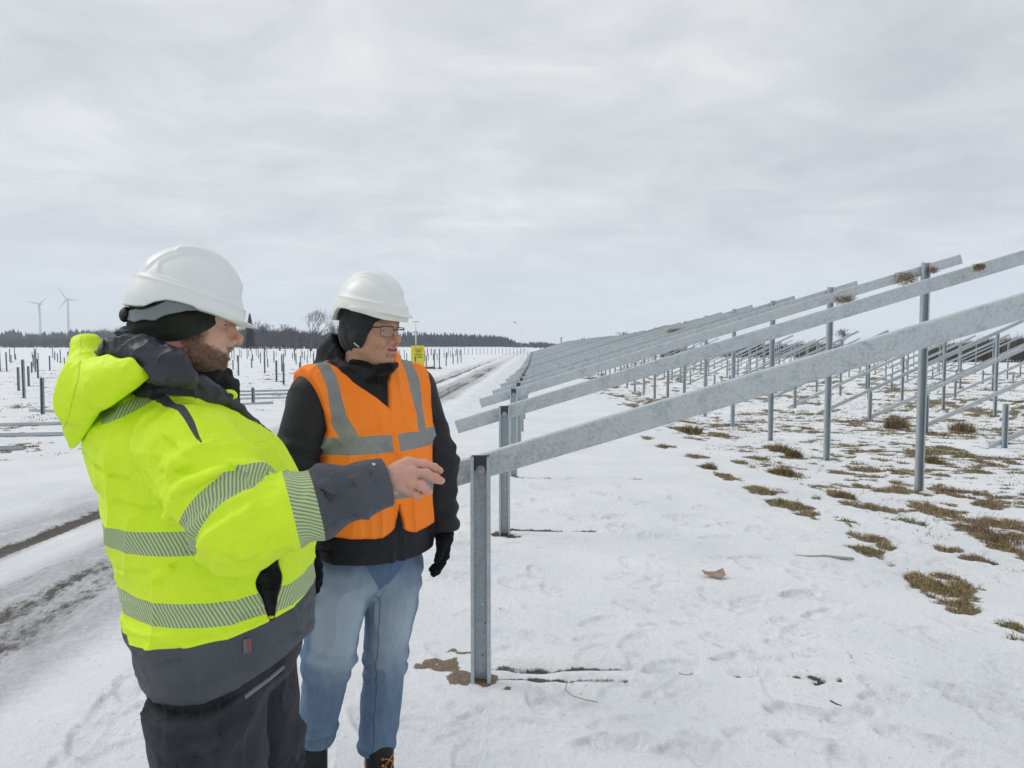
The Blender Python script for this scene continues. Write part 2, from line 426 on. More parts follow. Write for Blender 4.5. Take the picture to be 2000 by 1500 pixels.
def mat_snow():
    m = principled('snow', (0.8, 0.82, 0.85), 0.75, 0, 0.25); g = NG(m); v = g.coord('Object')
    a = g.noise(v, 1.1, 5, 0.6); b = g.noise(v, 26, 5, 0.65); c = g.noise(v, 160, 3, 0.6)
    snow = g.mix(g.range(a, 0.3, 0.7), (0.74, 0.765, 0.80), (0.85, 0.865, 0.88))
    # thin snow lets the soil tint through, in small flecks
    fl = g.math('MULTIPLY', g.range(g.noise(v, 34, 4, 0.7, 0.4, (1, 0.55, 1)), 0.60, 0.70), g.range(g.noise(v, 0.9, 4, 0.6), 0.42, 0.62))
    snow = g.mix(g.math('MULTIPLY', fl, 0.62), snow, (0.20, 0.175, 0.15))
    # trodden, dirtier snow: boot prints and scuffs
    snow = g.mix(g.math('MULTIPLY', g.attr('print'), 0.32), snow, (0.36, 0.36, 0.375))
    sc_ = g.math('MULTIPLY', g.range(g.noise(v, 11, 5, 0.75, 1.2, (0.8, 1.3, 1)), 0.56, 0.66), g.range(g.noise(v, 1.4, 3, 0.6), 0.42, 0.62))
    snow = g.mix(g.math('MULTIPLY', sc_, 0.30), snow, (0.47, 0.475, 0.49))
    sl = g.math('MULTIPLY', g.attr('slush'), g.range(b, 0.3, 0.62, 0.55, 1.0), clamp=True)
    sl = g.math('MULTIPLY', sl, g.range(g.noise(v, 3.2, 5, 0.65, 0.5, (1.5, 0.5, 1)), 0.33, 0.52, 0.55, 1.0))
    snow = g.mix(g.math('MULTIPLY', sl, 0.92), snow, (0.245, 0.248, 0.256))
    sa = g.math('ADD', g.attr('sand_shade'), g.math('MULTIPLY', g.math('SUBTRACT', b, 0.5), 1.1))
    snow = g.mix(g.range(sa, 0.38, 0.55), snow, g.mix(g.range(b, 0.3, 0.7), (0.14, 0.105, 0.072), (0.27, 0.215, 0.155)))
    mu = g.math('ADD', g.attr('mud'), g.math('MULTIPLY', g.math('SUBTRACT', g.noise(v, 13, 6, 0.75, 0.3, (1.4, 0.7, 1)), 0.5), 1.7))
    snow = g.mix(g.range(mu, 0.34, 0.66), snow, g.mix(g.range(c, 0.35, 0.65), (0.050, 0.043, 0.038), (0.135, 0.12, 0.105)))
    gf = g.math('ADD', g.attr('grass'), g.math('MULTIPLY', g.math('SUBTRACT', g.noise(v, 17, 5, 0.7, 0.2), 0.5), 1.0))
    soil = g.mix(g.range(c, 0.35, 0.65), (0.095, 0.078, 0.045), (0.26, 0.21, 0.125))
    gfm = g.math('MULTIPLY', g.range(gf, 0.06, 0.24), g.range(g.noise(v, 48, 4, 0.75), 0.36, 0.50, 0.25, 1.0))
    base = g.mix(gfm, snow, soil)
    g.col(base)
    g.rough(g.math('SUBTRACT', 0.8, g.math('MULTIPLY', sl, 0.38)))
    h = g.math('ADD', g.math('MULTIPLY', b, 0.75), g.math('MULTIPLY', c, 0.3))
    g.normal(g.bump(h, 0.85, 0.025))
    return m
M['snow'] = mat_snow()
ground = link('ground', np_mesh('ground', np.stack([gx, gy, gzv], -1), quads, M['snow'], True, {'grass': gr, 'mud': mud, 'slush': slu, 'sand_shade': snd, 'print': prn}))
tag(ground, kind='structure')

# dead grass breaking through
def blades(x, y, z, hgt, wid, rg, lean=0.9):
    n = len(x); a = rg.uniform(0, 6.283, n); b = rg.uniform(0, 6.283, n); ln = hgt * rg.uniform(0.2, lean, n)
    dx, dy = np.cos(a), np.sin(a); bx, by = np.cos(b) * ln, np.sin(b) * ln
    P0 = np.stack([x - dx * wid, y - dy * wid, z], -1); P1 = np.stack([x + dx * wid, y + dy * wid, z], -1)
    P2 = np.stack([x + bx * 0.5 + dx * wid * 0.7, y + by * 0.5 + dy * wid * 0.7, z + hgt * 0.62], -1)
    P3 = np.stack([x + bx * 0.5 - dx * wid * 0.7, y + by * 0.5 - dy * wid * 0.7, z + hgt * 0.62], -1)
    P4 = np.stack([x + bx * 1.25, y + by * 1.25, z + hgt * 0.92], -1)
    V = np.stack([P0, P1, P2, P3, P4], 1).reshape(-1, 3); i = np.arange(n)[:, None] * 5
    Fq = np.concatenate([i + [0, 1, 2], i + [0, 2, 3], i + [3, 2, 4]], 0)
    return V, Fq
PAL = np.array([(0.27, 0.205, 0.105), (0.19, 0.16, 0.065), (0.115, 0.118, 0.045), (0.33, 0.26, 0.145), (0.15, 0.105, 0.06), (0.25, 0.165, 0.085)])
def grass_mat():
    m = principled('dead_grass', (0.15, 0.12, 0.05), 0.8, 0, 0.2); g = NG(m); g.col(g.attrc('tint')); return m
M['grass'] = grass_mat()
nb = 1250000
lr = np.exp(rng.uniform(math.log(3.4), math.log(62), nb)); la = rng.uniform(-0.68, 0.68, nb)
bx_, by_ = lr * np.sin(la), lr * np.cos(la)
ok_ = (bx_ - ROWK * by_ > 2.0) | (bx_ - ROWK * by_ < -5.6)
bx_, by_, lr = bx_[ok_], by_[ok_], lr[ok_]; nb = len(bx_)
gv = grass_field(bx_, by_) + 0.22 * n2d(bx_, by_, 16, 2, 71.0)
keep = (gv > 0.08) & (rng.uniform(0, 1, nb) < np.clip(gv * 2.2, 0.12, 0.75))
bx_, by_, gv, lr = bx_[keep], by_[keep], gv[keep], lr[keep]
clump = n2d(bx_, by_, 1.7, 2, 77.0)
hg = 0.72 * (0.020 + 0.050 * np.clip(gv, 0, 1)) * (1 + 1.3 * np.clip(clump, 0, 1)) * rng.uniform(0.5, 1.3, len(bx_))
# scattered single tufts between the patches
nt_ = 5200; tr_ = np.exp(rng.uniform(math.log(3.6), math.log(46), nt_)); ta_ = rng.uniform(-0.66, 0.66, nt_); tx_, ty_ = tr_ * np.sin(ta_), tr_ * np.cos(ta_); txr = tx_ - ROWK * ty_
pr_ = np.where(txr > 0, sst(2.5, 4.0, txr) * (0.35 + 0.65 * sst(4, 9, ty_)), 0.75 * sst(-6.2, -7.6, txr) * sst(8, 12, ty_)) * np.clip(0.6 + 1.6 * n2d(tx_, ty_, 0.9, 2, 87.0), 0.1, 1)
k_ = rng.uniform(0, 1, nt_) < pr_; tx_, ty_, tr_ = tx_[k_], ty_[k_], tr_[k_]
cnt_ = rng.integers(4, 22, len(tx_)); sx_ = np.repeat(tx_, cnt_); sy_ = np.repeat(ty_, cnt_); sr_ = np.repeat(tr_, cnt_); sz_ = np.repeat(rng.uniform(0.02, 0.085, len(tx_)) * (1 + 0.03 * tr_), cnt_)
bx_ = np.concatenate([bx_, sx_ + rng.normal(0, 1, len(sx_)) * sz_ * 1.3]); by_ = np.concatenate([by_, sy_ + rng.normal(0, 1, len(sx_)) * sz_ * 0.8]); lr = np.concatenate([lr, sr_])
hg = np.concatenate([hg, rng.uniform(0.012, 0.05, len(sx_))]); gv = np.concatenate([gv, np.zeros(len(sx_))])
V, Fq = blades(bx_, by_, relief(bx_, by_) - 0.010, hg, np.maximum(0.0022, lr * 0.00036), rng, 1.5)
hue = n2d(bx_, by_, 1.1, 2, 79.0)
ci = np.clip(((hue * 1.1 + 0.5 + rng.normal(0, 0.22, len(bx_))) * 6).astype(int), 0, 5)
order = np.array([2, 1, 0, 3, 5, 4]); tint = PAL[order[ci]] * 1.25 * rng.uniform(0.6, 1.35, (len(bx_), 1))
grass = link('grass', np_mesh('grass', V, Fq, M['grass'], False, {'tint': np.repeat(tint, 5, 0)}))
tag(grass, 'tufts of dead brown and olive grass poking through the snow', 'grass', kind='stuff')
print('grass blades', len(bx_))

# tall dry tussocks stand out one by one
def tussock(px, py, wpx, hpx, label, green=False):
    g0 = on_ground(px, py, -0.08); r = wpx * g0[1] / F / 2; h = hpx * g0[1] / F
    n = int(380); rg = np.random.default_rng(int(px))
    a = rg.uniform(0, 6.283, n); q = np.sqrt(rg.uniform(0, 1, n)) * r
    x = np.cos(a) * q; y = np.sin(a) * q; hh = h * rg.uniform(0.4, 1.15, n) * (1 - 0.5 * (q / r) ** 2)
    V, Fq = blades(x, y, np.zeros(n) - 0.02, hh, np.full(n, max(0.003, g0[1] * 0.0004)), rg, 0.7)
    c = PAL[rg.choice([2, 1, 0] if green else [0, 3, 4, 5], n)] * rg.uniform(0.6, 1.25, (n, 1))
    o = link('grass_tussock', np_mesh('grass_tussock', V, Fq, M['grass'], False, {'tint': np.repeat(c, 5, 0)}))
    o.location = (g0[0], g0[1], gz(g0[0], g0[1]))
    tag(o, label, 'grass tussock', 'dry tussocks standing out of the snow')
for t in ((1528,917,46,26,'pointed dry brown tussock in open snow below the long rafter'),(1385,918,28,20,'small dark rounded tussock at the left edge of the grass'),
          (1552,872,30,22,'dark green rounded tussock beside a brown one left of the second rear post',True),(1524,862,44,26,'brown tussock next to a dark green one under the long rafter'),
          (1820,885,34,24,'dry brown tussock just right of the tallest rear post'),(1350,832,46,22,'low brown tussock just under the lower edge of the nearest rafter'),
          (1750,812,44,34,'large mixed brown and green tussock left of the tallest rear post'),(1880,818,48,30,'wide pale brown tussock between rear post and second row'),
          (1960,1045,90,28,'broad brown and green tussock at the right edge of the photo'),(1650,966,40,18,'flat brown tussock in the middle of the grassy snow')): tussock(*t)

# ------------------------------------------------------------------ galvanised support frames
def cprof(wd, dp, lip, t=0.004):
    h = wd / 2; c = min(0.009, wd * 0.09)
    return [(-h, c), (-h + c * .3, c * .3), (-h + c, 0), (h - c, 0), (h - c * .3, c * .3), (h, c), (h, dp), (h - lip, dp), (h - lip, dp - t), (h - t, dp - t), (h - t, t), (-h + t, t), (-h + t, dp - t), (-h + lip, dp - t), (-h + lip, dp), (-h, dp)]
def disc(mb, c, r, th, n=18, mi=0):            # axis along -y
    c = np.array(c, float); return mb.cyl(c, c + np.array([0, -th, 0]), r, n, mi)
def post_mb(x, y, z0, z1, wd=0.092, dp=0.052):
    mb = MB(); mb.extrude(cprof(wd, dp, 0.016, 0.004), (x, y, z0), (x, y, z1), (1, 0, 0), (0, -1, 0)); return mb
SL = 0.303; TH = math.atan(SL); RH = 0.113     # rafter slope and height
def make_frame(label, rear_ground, zlow=1.01, s0=-0.41, s1=5.30, sr=4.87, slope=SL, hr=None, detail_on=True, front_top=None, seated=True, rafter_h=RH):
    root = empty('support_frame', (0, 0, 0), -math.atan(ROWK), label, 'support frame')
    ct, st = math.cos(math.atan(slope)), math.sin(math.atan(slope))
    d = np.array([ct, 0, st]); up = np.array([-st, 0, ct])
    mid = np.array([0, 0.003, zlow])
    rb = MB(); rb.extrude(cprof(rafter_h, 0.05, 0.014, 0.0035), mid + d * (s0 / ct), mid + d * (s1 / ct), up, (0, 1, 0))
    rf = rb.build('rafter', M['zinc'], root)
    ft = zlow + 0.057 if front_top is None else front_top
    fp = post_mb(0, 0, -0.10, ft).build('front_post', M['zinc_post'], root)
    zr = zlow + slope * sr
    rp = post_mb(sr, 0, rear_ground - 0.1, zr + 0.085 if hr is None else hr).build('rear_post', M['zinc_post'], root)
    if detail_on:
        b = MB(); b.box((0, -0.0115, ft - 0.034), (0.0405, 0.006, 0.035)); b.build('bracket', M['dark_steel'], fp)
        b = MB(); disc(b, (0, -0.018, ft - 0.067), 0.021, 0.004, 20); disc(b, (0, -0.0225, ft - 0.067), 0.0135, 0.012, 6); disc(b, (0, -0.0345, ft - 0.067), 0.007, 0.008, 12)
        b.build('bolt', M['bolt'], fp)
        for zz in (0.36, 0.27, 0.115):
            b = MB(); disc(b, (0.006 + (0.012 if zz == 0.27 else 0), -0.0045, zz), 0.0062 if zz > 0.3 else 0.0042, 0.0006, 12)
            b.build('bolt_hole', M['snow_dot'] if zz > 0.3 else M['dark_steel'], fp)
    return root
M['snow_dot'] = principled('snow_in_hole', (0.8, 0.82, 0.85), 0.8)
def row1(n): return (-0.145 + 2.68 * n * ROWK, 3.30 + 2.68 * n)
lab1 = ['nearest galvanized frame, its bolted post standing just right of the two men',
        'second nearest galvanized frame, its cut rafter end showing just right of the black sleeve',
        'third galvanized frame, its high rafter end and tall post topped with a grass clump',
        'fourth galvanized frame, upper rafter end just left of the one carrying grass clumps',
        'fifth galvanized frame in the near row, its upper end stepping above the far ones']
fA = make_frame(lab1[0], -0.16); x, y = row1(0); fA.location = (x, y, 0); tag(fA, group='support frames of the near row')
for n in range(1, 41):
    x, y = row1(n)
    o = dup(fA, (x, y, gz(x, y) + (0.0 if n < 4 else random.uniform(-0.010, 0.010))), -math.atan(ROWK) + random.uniform(-0.004, 0.004),
            lab1[n] if n < 5 else 'galvanized frame of the near row, one of the many stacked into the distance', 'support frames of the near row')
# second row: the rafters still rest on the ground at their low end
fB = make_frame('x', -0.05, 0.12, -0.25, 5.6, 4.85, 0.47, 2.38, False, 0.82, rafter_h=0.09)
fB['group'] = 'support frames of the second row'
lab2 = ['second row frame with its rafter foot on the snow at the right edge', 'second row frame just right of the tallest rear post, its rafter rising rightward',
        'second row frame with its short front post just left of the tallest rear post']
first = True
for n in range(0, 34):
    x = 9.08 + ROWK * 2.64 * n; y = 13.07 + 2.64 * n
    if n in (9, 15, 22): continue
    lb = lab2[n] if n < 3 else 'second row frame with its rafter resting on the ground, seen through the near row'
    if first: fB.location = (x, y, gz(x, y)); fB['label'] = lb; first = False
    else: dup(fB, (x, y, gz(x, y) + random.uniform(-0.04, 0.04)), None, lb)
for row, x0 in ((3, 18.1), (4, 27.2), (5, 36.2)):
    grp = 'support frames of the rows farther right'
    for n in range(0, 26):
        y = 19.0 + (row - 3) * 7 + 2.64 * n; x = x0 + ROWK * 2.64 * n
        if (n * 7 + row * 3) % 5 == 0: continue
        dup(fB, (x, y, gz(x, y) + random.uniform(-0.05, 0.05)), None, 'far frame with a leaning rafter, in the rows behind on the right', grp)

# ------------------------------------------------------------------ bare posts of the field on the left
def make_post(h, label):
    o = post_mb(0, 0, -0.1, h, 0.075, 0.05).build('steel_post', M['zinc_field']); tag(o, label, 'post', 'bare steel posts rammed into the left field'); return o
pA = None; pos = []
rp = random.Random(5)
for (px, py, top) in ((85,808,737),(38,762,716),(98,724,695),(14,725,688),(138,741,700),(496,790,758),(555,752,710),(70,727,690)):
    g0 = on_ground(px, py); pos.append((g0[0], g0[1], (py - top) * g0[1] / F, True))
for cx in (-6.6, -11.0, -15.2, -19.6, -23.8, -28.2, -32.4, -36.8, -41.0, -45.4, -50, -54, -58.5, -63):
    tall = round(cx * 10) in (-66, -152, -238, -324, -410, -500, -585)
    for n in range(0, 30):
        y = 21.5 + 3.1 * n + rp.uniform(-0.2, 0.2); x = cx + ROWK * y + rp.uniform(-0.12, 0.12)
        px = 1000 + x / y * F
        if px < -40 or px > 910 or y > 108: continue
        if 250 < px < 430 and y < 60: continue
        if rp.random() < 0.18: continue
        pos.append((x, y, (1.15 if tall else 0.80) * rp.uniform(0.75, 1.15), False))
for k in range(34):                             # the last row runs off towards the yellow sign
    x = -14 + 0.62 * k; y = 112 + 0.5 * k
    pos.append((x, y, 1.15 * rp.uniform(0.85, 1.1), False))
lp = {0: 'tallest nearest bare steel post left of the yellow hood', 1: 'bare steel post near the left edge, second in size behind the nearest one', 5: 'short bare steel post between the two men, close to the lying rails'}
base_post = make_post(1.0, 'one of the bare galvanized posts standing in rows across the left snowfield')
for i, (x, y, h, own) in enumerate(pos):
    o = base_post if i == 0 else base_post.copy()
    if i: C.objects.link(o)
    o.location = (x, y, gz(x, y)); o.scale = (1, 1, h); o.rotation_euler = (random.uniform(-0.01, 0.01), random.uniform(-0.012, 0.012), rp.uniform(-0.2, 0.2) - 0.1)
    o['label'] = lp.get(i, 'one of the bare galvanized posts standing in rows across the left snowfield')
print('left posts', len(pos))

# steel sections lying on the snow
def lying(p, q, wd, label, dp=0.05):
    a = on_ground(*p); b = on_ground(*q); a[2] = gz(a[0], a[1]) + 0.004; b[2] = gz(b[0], b[1]) + 0.004
    c = (a + b) / 2; d = (b - a); l = np.linalg.norm(d); d /= l; s = np.cross((0, 0, 1), d)
    mb = MB(); mb.extrude(cprof(wd, dp, 0.015, 0.004), -d * l / 2, d * l / 2, s, (0, 0, 1))
    o = mb.build('steel_rail', M['zinc']); o.location = c; tag(o, label, 'steel rail', 'steel rails lying on the snow')
lying((-260, 884), (48, 878), 0.11, 'short steel channel lying on snow at the left edge, nearest of the rails')
lying((-300, 858), (128, 850), 0.10, 'long steel channel lying on snow behind the shorter one at the left edge')
lying((-200, 836), (125, 829), 0.08, 'thin steel rail lying half buried in front of the grass at the left edge')
lying((400, 796), (533, 789), 0.10, 'steel rail lying nearest on snow between the two men')
lying((430, 783), (620, 778), 0.08, 'thin steel rail lying beside the short post between the men')
lying((440, 775), (640, 770), 0.08, 'farther thin rail lying on snow between the men, under the post row')
lying((420, 768), (640, 764), 0.08, 'farthest thin rail lying on snow between the men')
lying((60, 803), (130, 806), 0.08, 'short rail lying at the foot of the nearest left post')

# dry grass caught on the rafters
def caught(px, py, Y, wpx, hpx, label):
    c = at(px, py, Y); n = 420; rg = np.random.default_rng(int(px)); sx, sz = wpx * Y / F, hpx * Y / F
    p = np.clip(rg.normal(0, 1, (n, 3)), -1.6, 1.6) * np.array([sx * 0.33, 0.035, sz * 0.3]); a = rg.uniform(0, 6.283, n); b = rg.normal(-0.45, 0.6, n)
    d = np.stack([np.cos(a) * np.cos(b), np.sin(a) * np.cos(b) * 0.6, np.sin(b)], -1) * rg.uniform(0.4, 1.1, (n, 1)) * min(0.10, max(0.028, 0.40 * sx))
    wv = np.cross(d, rg.normal(0, 1, (n, 3))); wv /= np.linalg.norm(wv, axis=1)[:, None]; wv *= 0.0032
    V = np.stack([p - wv, p + wv, p + d], 1).reshape(-1, 3); Fq = np.arange(n * 3).reshape(-1, 3)
    col = PAL[rg.choice([0, 3, 5, 4], n)] * rg.uniform(0.7, 1.3, (n, 1))
    o = link('grass_clump', np_mesh('grass_clump', V, Fq, M['grass'], False, {'tint': np.repeat(col, 3, 0)})); o.location = c
    tag(o, label, 'grass clump', 'dry grass caught on the rafters')
Yr = 8.50
caught(1770, 543, 8.50, 38, 22, 'rust brown clump of dry grass stuck on the high rafter beside the tallest rear post')
caught(1650, 584, 8.54, 34, 12, 'thin olive clump of dry grass lying on the high rafter left of the brown clump')
caught(1820, 527, 8.46, 16, 12, 'small brown wisp of grass right of the tallest rear post top')
caught(1913, 521, 5.72, 8, 12, 'tiny straw wisp on the second rafter near the right edge')
caught(1320, 646, 16.5, 26, 7, 'small brown clump of grass on a distant rafter in the fan of rafters')
# ------------------------------------------------------------------ far background
def mat_foliage(name, c0, c1, sc=0.3):
    m = principled(name, c0, 0.9, 0, 0.1); g = NG(m); v = g.coord()
    g.col(g.mix(g.range(g.noise(v, sc, 3, 0.7), 0.35, 0.65), c0, c1)); return m
M['conifer'] = mat_foliage('conifer_needles', (0.020, 0.032, 0.036), (0.045, 0.062, 0.062))
M['twigs'] = mat_foliage('bare_twigs', (0.075, 0.070, 0.072), (0.125, 0.118, 0.118))
M['brush'] = mat_foliage('brush_twigs', (0.095, 0.078, 0.068), (0.155, 0.132, 0.115))
M['bark'] = mat_foliage('bark', (0.075, 0.065, 0.058), (0.12, 0.105, 0.095), 2.0)
def conifers(x0, x1, Y, depth, htop, rg, n, wide=0.2):
    """a belt of firs between two pixel columns"""
    Vs = []; Fs = []; o = 0
    for i in range(n):
        y = Y + rg.uniform(0, depth); px = rg.uniform(x0, x1); x = (px - 1000) / F * Y * (y / Y)
        h = htop(px) * rg.uniform(0.78, 1.06); zb = gz(x, y) - 0.3; k = 7
        for t in range(6):
            zb0 = zb + h * (0.10 + 0.14 * t); zt = min(zb0 + h * 0.30, zb + h); r = h * wide * (1 - t / 6.6) * rg.uniform(0.8, 1.15)
            a = np.arange(k * 2) * math.pi / k + rg.uniform(0, 1); rr = r * np.where(np.arange(k * 2) % 2, 0.55, 1.0) * rg.uniform(0.75, 1.2, k * 2)
            ring = np.stack([x + rr * np.cos(a), y + rr * np.sin(a), zb0 + rg.uniform(-0.04, 0.04, k * 2) * h], -1)
            Vs.append(np.concatenate([ring, [[x + rg.uniform(-.02, .02) * h, y, zt]]])); j = np.arange(k * 2)
            Fs.append(np.stack([o + j, o + (j + 1) % (2 * k), np.full(2 * k, o + 2 * k)], -1)); o += 2 * k + 1
    return np.concatenate(Vs), np.concatenate(Fs)
def twig_mass(x0, x1, Y, depth, htop, rg, n, per=90, thick=0.10, fan=1.0):
    """leafless trees and scrub: every tree a stem and many rising twigs"""
    Vs = []
    for i in range(n):
        y = Y + rg.uniform(0, depth); px = rg.uniform(x0, x1); x = (px - 1000) / F * y
        h = htop(px) * rg.uniform(0.65, 1.08); zb = gz(x, y) - 0.2; cw = h * rg.uniform(0.22, 0.36) * fan
        t = rg.uniform(0.10, 1, per) ** 0.8; a = rg.uniform(0, 6.283, per); rr = cw * np.sqrt(rg.uniform(0, 1, per)) * np.sin(np.clip(t, .12, .97) * math.pi) ** 0.6
        base = np.stack([x + rr * np.cos(a) * .6, y + rr * np.sin(a) * .6, zb + h * t * 0.72], -1)
        d = np.stack([np.cos(a) * 0.45, np.sin(a) * 0.45, np.full(per, 0.9)], -1) + rg.normal(0, 0.28, (per, 3)); d *= (h * rg.uniform(0.12, 0.30, per))[:, None]
        wv = np.stack([rg.normal(0, 1, per), rg.normal(0, 0.6, per), rg.normal(0, 0.3, per)], -1); wv *= (thick / np.linalg.norm(wv, axis=1))[:, None]
        Vs.append(np.stack([base - wv, base + wv, base + d], 1).reshape(-1, 3))
        s = thick * 1.4; Vs.append(np.array([[x - s, y, zb], [x + s, y, zb], [x, y, zb + h * 0.8]]))
    V = np.concatenate(Vs); return V, np.arange(len(V)).reshape(-1, 3)
def wood(name, parts, mat, label, cat):
    Vs = []; Fs = []; o = 0
    for V, Fc in parts: Vs.append(V); Fs.append(Fc + o); o += len(V)
    ob = link(name, np_mesh(name, np.concatenate(Vs), np.concatenate(Fs), mat, False)); tag(ob, label, cat, kind='stuff'); return ob
rg = np.random.default_rng(21)
def prof(*pts):
    xs, ys = zip(*pts); return lambda px: float(np.interp(px, xs, ys))
def hpx(Y, *pts):                                # tree height from the picture row its top reaches
    return prof(*[(x, 1.58 + (HORIZON - y) * Y / F) for x, y in pts])
wood('conifer_forest', [conifers(770, 1012, 520, 70, hpx(520, (770, 652), (850, 650), (960, 652), (985, 655), (1005, 663), (1013, 670)), rg, 520),
                        conifers(700, 930, 640, 40, hpx(640, (700, 645), (800, 645), (870, 647), (930, 652)), rg, 150)], M['conifer'], 'dark blue conifer forest along the horizon right of the orange vest', 'forest')
wood('conifer_forest', [conifers(1122, 1215, 430, 40, hpx(430, (1122, 661), (1140, 656), (1190, 655), (1215, 657)), rg, 110)], M['conifer'], 'small dark conifer wood behind the far end of the near rafters', 'forest')
wood('mixed_forest', [conifers(-80, 480, 640, 60, hpx(640, (-80, 646), (0, 648), (25, 641), (60, 648), (120, 645), (150, 640), (190, 645), (480, 646)), rg, 300, 0.24)], M['conifer'], 'blue grey conifers along the horizon under the two wind turbines', 'forest')
wood('bare_wood', [twig_mass(-80, 480, 520, 90, hpx(520, (-80, 650), (100, 647), (180, 639), (240, 636), (480, 638)), rg, 380, 100, 0.24),
                   twig_mass(-80, 480, 430, 25, hpx(430, (-80, 660), (200, 657), (480, 657)), rg, 460, 100, 0.18)], M['twigs'], 'leafless grey wood along the horizon left of the man in yellow', 'forest')
wood('bare_wood', [twig_mass(470, 700, 300, 60, hpx(300, (470, 632), (530, 634), (570, 640), (610, 642), (700, 644)), rg, 300, 150, 0.14)], M['twigs'], 'leafless grey brown wood along the horizon between the two helmets', 'forest')
wood('bare_wood', [twig_mass(1003, 1125, 460, 40, hpx(460, (1003, 668), (1030, 666), (1060, 664), (1090, 669), (1125, 668)), rg, 150, 90, 0.15)], M['twigs'], 'low leafless scrub on the horizon just left of the utility pole', 'forest')
wood('brush_hedge', [twig_mass(1290, 1720, 128, 14, hpx(128, (1290, 668), (1400, 664), (1500, 657), (1560, 655), (1610, 654), (1720, 662)), rg, 300, 110, 0.045, 1.6)], M['brush'], 'long dark leafless hedge behind the frames at right', 'hedge')
wood('brush_hedge', [twig_mass(1800, 2120, 96, 10, hpx(96, (1800, 668), (1850, 655), (1900, 645), (1960, 638), (2060, 634)), rg, 300, 130, 0.038, 1.6)], M['brush'], 'taller dark brown brush at the right edge behind the second row', 'hedge')

def bare_tree(name, px, base_py, top_py, Y, spread, label, seed, cat='tree', group=None, min_r=None, lean=0.0, depth=6):
    h = (base_py - top_py) * Y / F; rgt = random.Random(seed); mr = Y * 0.000075 if min_r is None else min_r
    tr = MB(); cr = MB()
    def grow(mb, p, d, ln, r, lv):
        if lv > depth or ln < h * 0.012: return
        seg = 3; pts = [p]; dd = d.copy()
        for _ in range(seg):
            dd = dd + np.array([rgt.gauss(0, .13), rgt.gauss(0, .13), rgt.gauss(0.05, .08)]); dd /= np.linalg.norm(dd); pts.append(pts[-1] + dd * ln / seg)
        r1 = max(r * 0.62, mr)
        mb.tube(pts, [r + (r1 - r) * i / seg for i in range(seg + 1)], 7 if lv == 0 else (5 if lv < 3 else 3), cap=False)
        nb_ = (4 if lv == 0 else rgt.choice((2, 3, 3)))
        for i in range(nb_):
            a = rgt.uniform(0, 6.283) if lv else i * 6.283 / nb_ + rgt.uniform(-.4, .4); tilt = rgt.uniform(0.22, 0.62) * spread
            perp = np.array([math.cos(a), math.sin(a), 0]); perp = perp - dd * np.dot(perp, dd); perp /= np.linalg.norm(perp) + 1e-9
            nd_ = dd * math.cos(tilt) + perp * math.sin(tilt); nd_[2] += 0.07; nd_ /= np.linalg.norm(nd_)
            st = pts[-1] if i < 2 else pts[-2]
            grow(cr, st, nd_, ln * rgt.uniform(0.66, 0.86), r1 * rgt.uniform(0.7, 0.95), lv + 1)
    grow(tr, np.zeros(3) - [0, 0, 0.2], np.array([lean, 0, 1.0]), h * 0.25, max(h * 0.028, mr * 2), 0)
    zs = max(v[2] for v in cr.v); k = h / zs
    g0 = at(px, base_py, Y)
    root = empty(name, (g0[0], Y, gz(g0[0], Y)), 0, label, cat, group); root.scale = (k, k, k)
    tr.build('trunk', M['bark'], root, True); cr.build('crown', M['twigs'], root); return root
bare_tree('bare_tree', 607, 679, 592, 190, 1.3, 'largest leafless tree, wide open crown, just left of the orange vest mans helmet', 3)
bare_tree('bare_tree', 546, 679, 625, 200, 0.8, 'narrower leafless tree between the conifer and the largest bare tree', 8)
bare_tree('bare_tree', 518, 679, 618, 210, 0.7, 'slender leafless tree close to the right of the tall conifer', 12)
bare_tree('bare_tree', 578, 679, 632, 215, 0.9, 'small leafless tree just left of the largest bare tree', 17, depth=6)
bare_tree('bare_tree', 655, 679, 625, 220, 0.9, 'leafless tree half hidden behind the orange vest mans helmet', 19, depth=6)
bare_tree('bare_tree', 1213, 672, 633, 260, 0.85, 'leafless tree rising behind the far rafters, left of its pair', 23, depth=6)
bare_tree('bare_tree', 1253, 672, 633, 265, 0.85, 'leafless tree rising behind the far rafters, right of its pair', 29, depth=6)
bare_tree('bare_tree', 1238, 672, 638, 275, 0.7, 'thin leafless tree between the pair behind the far rafters', 37, depth=6)
bare_tree('bare_tree', 1640, 676, 624, 170, 0.8, 'leafless tree behind the frames, seen between two rear posts at right', 31, depth=6)
bare_tree('bare_tree', 1480, 676, 640, 190, 0.9, 'faint leafless tree seen under the second rafter', 41, depth=6)
bare_tree('bare_tree', 1815, 676, 622, 200, 0.9, 'faint leafless tree peeking over the nearest rafter at right', 43, depth=6)
